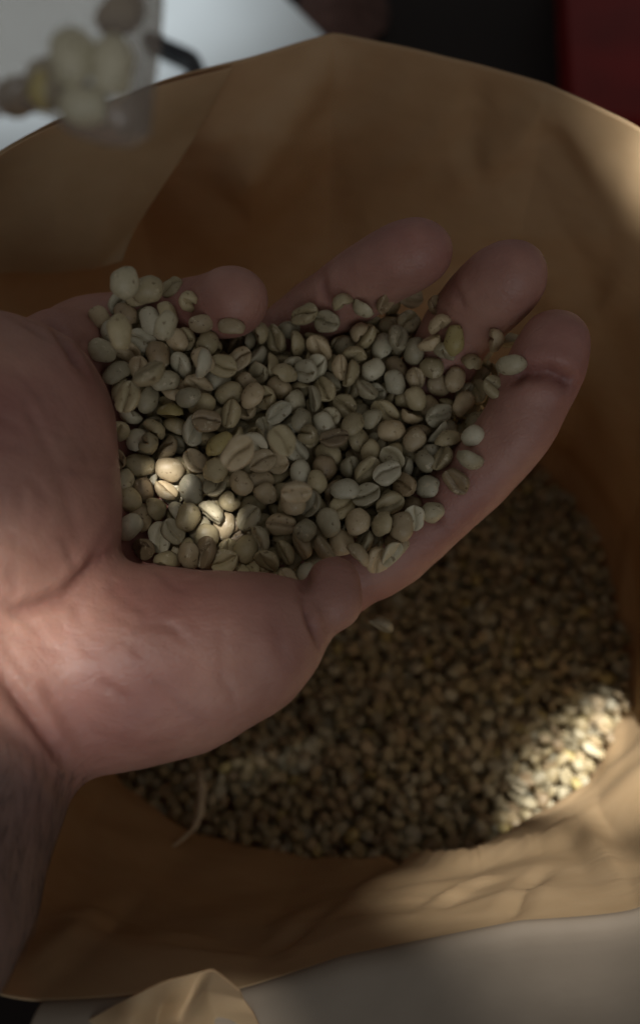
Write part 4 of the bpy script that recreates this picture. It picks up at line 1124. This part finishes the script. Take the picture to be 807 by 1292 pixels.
7 175 558 -2341 -37 80 31 -34 1;2 -587 520 -2359 47 -8 -25 84 1;7 316 556 -2372 8 91 -1 -40 1;1 -46 540 -2396 -25 -93 -5 -25 1;
2 -503 78 -2245 -48 51 5 71 1;0 455 321 -2256 22 93 -27 -11 1;5 -526 138 -2238 9 -95 20 -20 1;2 198 595 -2519 8 51 -2 86 0;
3 -310 499 -2300 -14 -24 54 -79 1;0 -480 -35 -2202 77 44 12 45 1;2 -485 32 -2236 -35 -32 -9 -88 1;6 291 -1 -2280 -21 1 24 95 1;
0 450 452 -2304 74 2 67 6 1;6 395 196 -2265 -90 40 3 -18 1;5 479 369 -2205 -88 -40 22 -14 1;0 384 141 -2240 -67 -64 -8 36 1;
7 408 404 -2366 65 -32 38 58 1;1 356 453 -2316 -60 -33 26 68 1;5 301 391 -2380 -92 8 33 21 1;0 532 474 -2477 -69 70 -11 -14 1;
2 293 461 -2360 -36 -16 -78 49 1;
"""
PICK = ['olive', 'grey green', 'tan', 'brownish', 'yellowish', 'pale']
tone_rng = random.Random(11)
heapV, heapF = [], []
LAND = {'the thumb tip': (420, 735), 'the little fingertip': (295, 372), 'the ring fingertip': (480, 345), 'the middle fingertip': (600, 380),
        'the index fingertip': (672, 440), 'the index finger side': (575, 625), 'the thumb base': (250, 735),
        'the heel of the palm': (120, 560), 'the little finger base': (130, 410), 'the middle of the heap': (340, 560),
        'the upper heap': (390, 450), 'the left heap': (215, 520), 'the right heap': (500, 540)}
HAND_BEANS = []
for row in PILE.replace('\n', '').split(';'):
    if not row.strip():
        continue
    w, x, y, z, qw, qx, qy, qz, vis = [int(k) for k in row.split()]
    p = np.array([x, y, -z]) * 0.1
    q = Matrix.Identity(3)
    from mathutils import Quaternion
    q = CAMROT @ Quaternion((qw, qx, qy, qz)).normalized()
    loc = Vector(cam2world(p[0], p[1], p[2]))
    tone = tone_rng.choices(PICK, [34, 22, 20, 10, 3, 11])[0]
    if vis:
        HAND_BEANS.append(dict(w=w, tone=tone, loc=loc, q=q, px=403.5 + p[0] / p[2] * F_PX, py=646 - p[1] / p[2] * F_PX))
    else:
        V, F = BEANS[w][0], BEANS[w][1]
        b0 = len(heapV)
        heapV.extend([loc + q @ (Vector(v) * 0.001) for v in V])
        heapF.extend([tuple(i + b0 for i in f) for f in F])
VIEW = CAMROT @ Vector((0, 0, 1))
combos = {}
for b in HAND_BEANS:
    f = (b['q'] @ Vector((0, 0, -1))).dot(VIEW)
    b['pose'] = 'cut side up' if f > 0.5 else ('rounded back up' if f < -0.45 else 'on its edge')
    b['cut'] = f > -0.2
    b['near'] = min(LAND, key=lambda k: math.hypot(LAND[k][0] - b['px'], LAND[k][1] - b['py']))
    combos.setdefault((b['tone'], b['pose'], b['near']), []).append(b)
RANK = ['nearest', 'second nearest', 'third nearest', 'fourth nearest', 'fifth nearest', 'sixth nearest', 'seventh nearest']
for (tone, pose, near), L in combos.items():
    text = f"{tone} bean {pose} {'in' if 'heap' in near else 'beside'} {near}"
    L.sort(key=lambda b: math.hypot(b['px'] - 40, b['py'] - 820))
    for i, b in enumerate(L):
        if len(L) == 1:
            b['label'] = text
        elif i == len(L) - 1:
            b['label'] = text + ', farthest from wrist'
        else:
            b['label'] = text + f', {RANK[min(i, 6)]} wrist'
HB_OBJ = []
for b in HAND_BEANS:
    HB_OBJ.append(add_bean(b['w'], b['tone'], b['loc'], b['q'], b['label'], 'beans heaped in the hand', b['cut']))
if heapV:
    hp = link_mesh('bean_heap_core', heapV, heapF, TONES['olive'])
    tag(hp, kind='stuff')

# beans in the bag
bed_rng = random.Random(3)
LOW = bean_shape(L=8.3, Wd=6.6, seed=1)


def inside(x, y, poly):
    c = False
    for i in range(len(poly)):
        (x0, y0), (x1, y1) = poly[i], poly[(i + 1) % len(poly)]
        if (y0 > y) != (y1 > y) and x < (x1 - x0) * (y - y0) / (y1 - y0) + x0:
            c = not c
    return c


def low_bean(rings=7, segs=9, L=8.3, Wd=6.6, top=3.2, bot=0.9):
    V, F = [(-L / 2, 0, 0.3)], []
    for i in range(1, rings):
        th = math.pi * i / rings
        for j in range(segs):
            g = 2 * math.pi * j / segs - math.pi / 2
            s = math.sin(th) ** 0.86
            z = math.sin(g) * s
            z = top * z if z > 0 else -bot * abs(z) ** 0.5
            if j == 0:
                z += 0.9
            V.append((-L / 2 * math.cos(th), math.cos(g) * s * Wd / 2, z))
    V.append((L / 2, 0, 0.3))
    for i in range(rings - 2):
        for j in range(segs):
            p, q = 1 + i * segs + j, 1 + i * segs + (j + 1) % segs
            F.append((p, q, q + segs, p + segs))
    e = len(V) - 1
    for j in range(segs):
        F.append((0, 1 + (j + 1) % segs, 1 + j))
        F.append((e, e - segs + j, e - segs + (j + 1) % segs))
    return V, F


LV, LF = low_bean()
bedpoly = [(b[0], b[1]) for b in BED]
bedV, bedF, bedM = [], [], []
STRIP = [(610, 1045), (690, 1015), (745, 960), (778, 880), (770, 835), (730, 880), (690, 950)]
TOP_BEANS = []
BAG_BEANS = []
for layer in range(3):
    sp = 6.0
    y = 70.0
    row = 0
    while y < 330:
        x = -140 + (sp / 2 if row % 2 else 0) + layer * 2.3
        while x < 165:
            xx, yy = x + bed_rng.uniform(-2.2, 2.2), y + bed_rng.uniform(-2.2, 2.2)
            if inside(xx, yy, bedpoly):
                z = -373 - layer * 3.6 + noise.noise(Vector((xx, yy, 0)) * 0.03) * 6 + bed_rng.uniform(-1.5, 2.0)
                e = Euler((bed_rng.gauss(0, 0.7) + (math.pi if bed_rng.random() < 0.45 else 0), bed_rng.gauss(0, 0.5), bed_rng.uniform(0, 6.28)))
                tone = bed_rng.choices(range(6), [34, 22, 20, 10, 3, 11])[0]
                loc = Vector((xx * .001, yy * .001, CAM_Z + z * .001))
                dep = loc[1] * 1000 * CP - (loc[2] * 1000 - CAM_Z * 1000) * SP
                ppx = 403.5 + xx / dep * F_PX
                ppy = 646 - (yy * SP + (loc[2] * 1000 - CAM_Z * 1000) * CP) / dep * F_PX
                if layer == 0 and len(TOP_BEANS) < 45 and z > -375.5 and inside(ppx, ppy, STRIP):
                    TOP_BEANS.append((tone, loc, e.to_quaternion()))
                    x += sp
                    continue
                b0 = len(bedV)
                R3 = e.to_matrix()
                sc_ = bed_rng.uniform(0.74, 0.93) * 0.001
                bedV.extend([loc + R3 @ (Vector(v) * sc_) for v in LV])
                bedF.extend([tuple(i + b0 for i in f) for f in LF])
                bedM.extend([tone] * len(LF))
            x += sp
        y += sp * 0.87
        row += 1
bed = link_mesh('bean_bed', bedV, bedF)
for t in PICK:
    bed.data.materials.append(TONES[t])
bed.data.polygons.foreach_set('material_index', bedM)
tag(bed, kind='stuff')
strip = {}
for i, (t, loc, q) in enumerate(TOP_BEANS):
    up = (q @ Vector((0, 0, -1))).z > 0
    strip.setdefault((t, up), []).append((loc, q, i))
ORD = ['first', 'second', 'third', 'fourth', 'fifth', 'sixth', 'seventh', 'eighth', 'ninth', 'tenth']
for (t, up), L in strip.items():
    L.sort(key=lambda k: -k[0][1])
    for k, (loc, q, i) in enumerate(L):
        head = f"sunlit {PICK[t]} bean {'cut up' if up else 'back up'}"
        lab = f'{head} along the bag wall' if len(L) == 1 else f'{head}, {ORD[min(k, 9)]} down the sunlit strip in the bag'
        add_bean(i % 8, PICK[t], loc, q, lab, 'sunlit beans along the bag wall', up)


# ------------------------------------------------------------------ things behind the bag


def box_mesh(name, outline, z0, z1, mat, parent=None, bevel=0.004):
    n = len(outline)
    V = [(x, y, z0) for x, y in outline] + [(x, y, z1) for x, y in outline]
    F = [tuple(range(n - 1, -1, -1)), tuple(range(n, 2 * n))] + [(i, (i + 1) % n, n + (i + 1) % n, n + i) for i in range(n)]
    o = link_mesh(name, V, F, mat, parent, smooth=False)
    bv_ = o.modifiers.new('bevel', 'BEVEL')
    bv_.width = bevel
    bv_.segments = 2
    return o


board = box_mesh('white_board', [(-0.9, 0.46), (0.235, 0.46), (-0.012, 0.942), (-0.16, 1.23), (-0.9, 1.23)], 0.001, 0.018, M_BOARD)
tag(board, 'plain white board lying flat on the floor behind the bag', 'board')


def tube(name, pts, r, mat, segs=10, parent=None):
    V, F = [], []
    P_ = [Vector(p) for p in pts]
    for i, p in enumerate(P_):
        t = (P_[min(i + 1, len(P_) - 1)] - P_[max(i - 1, 0)]).normalized()
        a = t.cross(Vector((0, 0, 1)))
        a = a.normalized() if a.length > 1e-4 else Vector((1, 0, 0))
        b = t.cross(a)
        for k in range(segs):
            g_ = 2 * math.pi * k / segs
            V.append(p + a * (r * math.cos(g_)) + b * (r * math.sin(g_)))
    for i in range(len(P_) - 1):
        for k in range(segs):
            F.append((i * segs + k, i * segs + (k + 1) % segs, (i + 1) * segs + (k + 1) % segs, (i + 1) * segs + k))
    F.append(tuple(range(segs - 1, -1, -1)))
    F.append(tuple(range((len(P_) - 1) * segs, len(P_) * segs)))
    return link_mesh(name, V, F, mat, parent)


zc = CAM_Z * 1000 - 27
ctrl = [on_z(px, py, zc) for px, py in [(186, 50), (196, 54), (206, 59), (222, 66), (241, 76), (247, 92), (238, 115), (200, 150)]]
pts = []
for i in range(len(ctrl) - 1):
    for k in range(6):
        pts.append(cat(ctrl[max(i - 1, 0)], ctrl[i], ctrl[i + 1], ctrl[min(i + 2, len(ctrl) - 1)], k / 6, 0.5))
pts.append(ctrl[-1])
cable = tube('black_cable', pts, 0.0085, M_BLACK)
tag(cable, 'thick black cable curving across the white board', 'cable')

rb_ = empty('red_box', (0.35, 0.85, 0.0))
tag(rb_, 'dark red flat box lying on the floor behind the bag', 'box')
rbody = box_mesh('box_base', [(0.216, 0.70), (0.62, 0.64), (0.67, 1.02), (0.266, 1.08)], 0.001, 0.042, M_RED)
rlid = box_mesh('lid', [(0.2115, 0.695), (0.624, 0.635), (0.675, 1.025), (0.2625, 1.085)], 0.0425, 0.060, M_RED)
for o in (rbody, rlid):
    keep_parent(o, rb_)

# brown cloth heaped beside the board
cl_v, cl_f = [], []
c0 = on_z(392, 14, CAM_Z * 1000 - 10)
for i in range(13):
    for j in range(25):
        a, r_ = 2 * math.pi * j / 24, i / 12
        x, y = math.cos(a) * r_ * 0.050, math.sin(a) * r_ * 0.09
        h = 0.035 * (1 - r_ ** 2) ** 0.8 + 0.008 * noise.noise(Vector((x * 60, y * 40, 3)))
        cl_v.append((c0[0] + 0.035 + x, c0[1] + 0.02 + y, 0.002 + max(h, 0)))
for i in range(12):
    for j in range(24):
        cl_f.append((i * 25 + j, (i + 1) * 25 + j, (i + 1) * 25 + j + 1, i * 25 + j + 1))
cloth = link_mesh('brown_cloth', cl_v, cl_f, M_CLOTH)
tag(cloth, 'crumpled dark brown cloth on the floor at the corner of the white board', 'cloth')

# ------------------------------------------------------------------ clear plastic pouch of beans held over the bag


def film_mat():
    m, n, l, b = new_mat('clear_film')
    out = n['Material Output']
    tr = N(n, 'ShaderNodeBsdfTransparent')
    tr.inputs['Color'].default_value = (0.90, 0.88, 0.85, 1)
    df = N(n, 'ShaderNodeBsdfDiffuse')
    df.inputs['Color'].default_value = (0.48, 0.42, 0.37, 1)
    gl = N(n, 'ShaderNodeBsdfGlossy', Roughness=0.25)
    m1 = N(n, 'ShaderNodeMixShader')
    m2 = N(n, 'ShaderNodeMixShader')
    m1.inputs[0].default_value = 0.36
    m2.inputs[0].default_value = 0.07
    l.new(tr.outputs[0], m1.inputs[1])
    l.new(df.outputs[0], m1.inputs[2])
    l.new(m1.outputs[0], m2.inputs[1])
    l.new(gl.outputs[0], m2.inputs[2])
    l.new(m2.outputs[0], out.inputs['Surface'])
    return m


M_FILM = film_mat()
PD = 126.0
outline = [(-60, -80), (60, -90), (150, -90), (206, -70), (207, 0), (203, 60), (193, 120), (188, 168), (165, 186), (120, 180), (85, 166), (62, 148), (20, 142), (-30, 150), (-70, 60)]
pouch = empty('plastic_pouch', cam2world(*at(90, 60, PD)))
tag(pouch, 'clear plastic pouch of beans held over the bag at upper left', 'plastic pouch')


def pouch_side(name, sign):
    V, F = [], []
    n, rings = 60, 9
    ol = [np.array(p, float) for p in outline]
    dense = []
    for i in range(len(ol)):
        for k in range(4):
            dense.append(cat(ol[i - 1], ol[i], ol[(i + 1) % len(ol)], ol[(i + 2) % len(ol)], k / 4, 0.4))
    c = np.array((85.0, 45.0))
    for r in range(rings + 1):
        t = r / rings
        for p in dense:
            q = c + (p - c) * t
            bul = 7.5 * math.sqrt(max(0.0, 1 - t ** 2.2)) * sign
            w = noise.noise(Vector((q[0] * 0.03, q[1] * 0.012, sign * 5))) * 2.2 * (1 - 0.5 * t)
            V.append(cam2world(*at(q[0], q[1], PD + bul + w)))
    m_ = len(dense)
    for r in range(rings):
        for i in range(m_):
            F.append((r * m_ + i, r * m_ + (i + 1) % m_, (r + 1) * m_ + (i + 1) % m_, (r + 1) * m_ + i))
    o = link_mesh(name, V, F, M_FILM)
    keep_parent(o, pouch)
    return o


pouch_side('film_front', -1)
pouch_side('film_back', 1)
# the gathered side seam of the pouch
sv, sf = [], []
for j in range(15):
    y = -85 + j * 18.5
    xr = 205 - max(0, y - 20) * 0.10
    for i in range(9):
        x = xr - 40 + i * 5.2
        sv.append(cam2world(*at(x, y, PD - 1.5 + 2.4 * math.sin(i * 1.6 + j * 0.25))))
for j in range(14):
    for i in range(8):
        sf.append((j * 9 + i, j * 9 + i + 1, (j + 1) * 9 + i + 1, (j + 1) * 9 + i))
keep_parent(link_mesh('side_seam', sv, sf, M_FILM), pouch)


def cam_quat(ang_deg, flip=0.0, roll=0.0):
    """a bean whose long axis lies at an angle in the picture plane"""
    return CAMROT @ Euler((math.radians(flip), math.radians(roll), 0)).to_quaternion().__class__((1, 0, 0, 0)) @ \
        Matrix.Rotation(math.radians(ang_deg), 3, 'Z').to_quaternion() @ Euler((math.radians(flip), math.radians(roll), 0)).to_quaternion()


POUCH_BEANS = [
    (92, 74, 119, 88, 'pale', 'pale bean standing upright inside the clear pouch, left of two'),
    (141, 84, 119, 85, 'pale', 'pale bean standing upright inside the clear pouch, right of two'),
    (106, 132, 121, 8, 'pale', 'pale bean lying across the bottom of the clear pouch'),
    (62, 104, 123, 60, 'yellowish', 'yellowish bean tilted near the left of the clear pouch'),
    (24, 122, 126, 20, 'brownish', 'dark brownish bean in the lower left corner of the clear pouch'),
    (150, 14, 124, 40, 'tan', 'tan bean near the top edge in the clear pouch'),
]
for i, (px, py, d, ang, tone, lab) in enumerate(POUCH_BEANS):
    add_bean(i % 5, tone, cam2world(*at(px, py, d)), cam_quat(ang, 15 * i), lab, 'beans inside the clear pouch')

FALLING = [
    (186, 366, 204, 20, 'olive', 'blurred olive bean falling just above the base of the little finger'),
    (158, 356, 198, 70, 'grey green', 'blurred grey green bean falling highest of the stream by the paper flap'),
    (150, 420, 196, 95, 'olive', 'blurred olive bean falling beside the upper heel of the palm'),
    (206, 410, 202, 60, 'grey green', 'blurred grey green bean falling left of the little fingertip'),
    (252, 458, 205, 80, 'pale', 'pale blurred bean falling below the little fingertip'),
    (186, 468, 196, 30, 'olive', 'large blurred olive bean falling over the left of the heap'),
    (160, 500, 200, 75, 'olive', 'large blurred olive bean falling lower over the left of the heap'),
    (300, 572, 186, 50, 'tan', 'very blurred tan bean falling over the middle of the heap'),
    (356, 556, 190, 120, 'olive', 'very blurred olive bean falling over the middle right of the heap'),
    (374, 622, 196, 3, 'tan', 'blurred long tan bean falling level above the thumb tip'),
    (480, 790, 268, -28, 'grey green', 'blurred grey bean falling past the thumb tip into the bag'),
]
for i, (px, py, d, ang, tone, lab) in enumerate(FALLING):
    add_bean((0, 3, 1, 2, 4)[i % 5], tone, cam2world(*at(px, py, d)), cam_quat(ang, 25 * i), lab, 'beans falling into the hand')

# streak of light over beans and paper, modelled as a thin pale strip
sv, sf = [], []
sc_path = [on_z(px, py, z) for px, py, z in [(252, 972, 362), (255, 1000, 360), (252, 1030, 357), (244, 1047, 352), (228, 1062, 344), (212, 1074, 336)]]
for i, p in enumerate(sc_path):
    wd = 0.0016 if 0 < i < 5 else 0.0007
    for k in range(5):
        t = (k - 2) / 2
        sv.append((p[0] + wd * t, p[1] + wd * 0.4 * t, p[2] + 0.0012 - 0.0010 * t * t))
for i in range(5):
    for k in range(4):
        sf.append((i * 5 + k, i * 5 + k + 1, (i + 1) * 5 + k + 1, (i + 1) * 5 + k))
M_STREAK = plain_mat('pale_streak', (0.72, 0.66, 0.52), 0.5, 200, 0.1)
streak = link_mesh('light_streak', sv, sf, M_STREAK)
fs = streak.modifiers.new('thickness', 'SOLIDIFY')
fs.thickness = 0.0003
tag(streak, 'thin pale strip standing in for a streak of light at the left edge of the beans in the bag', 'streak')
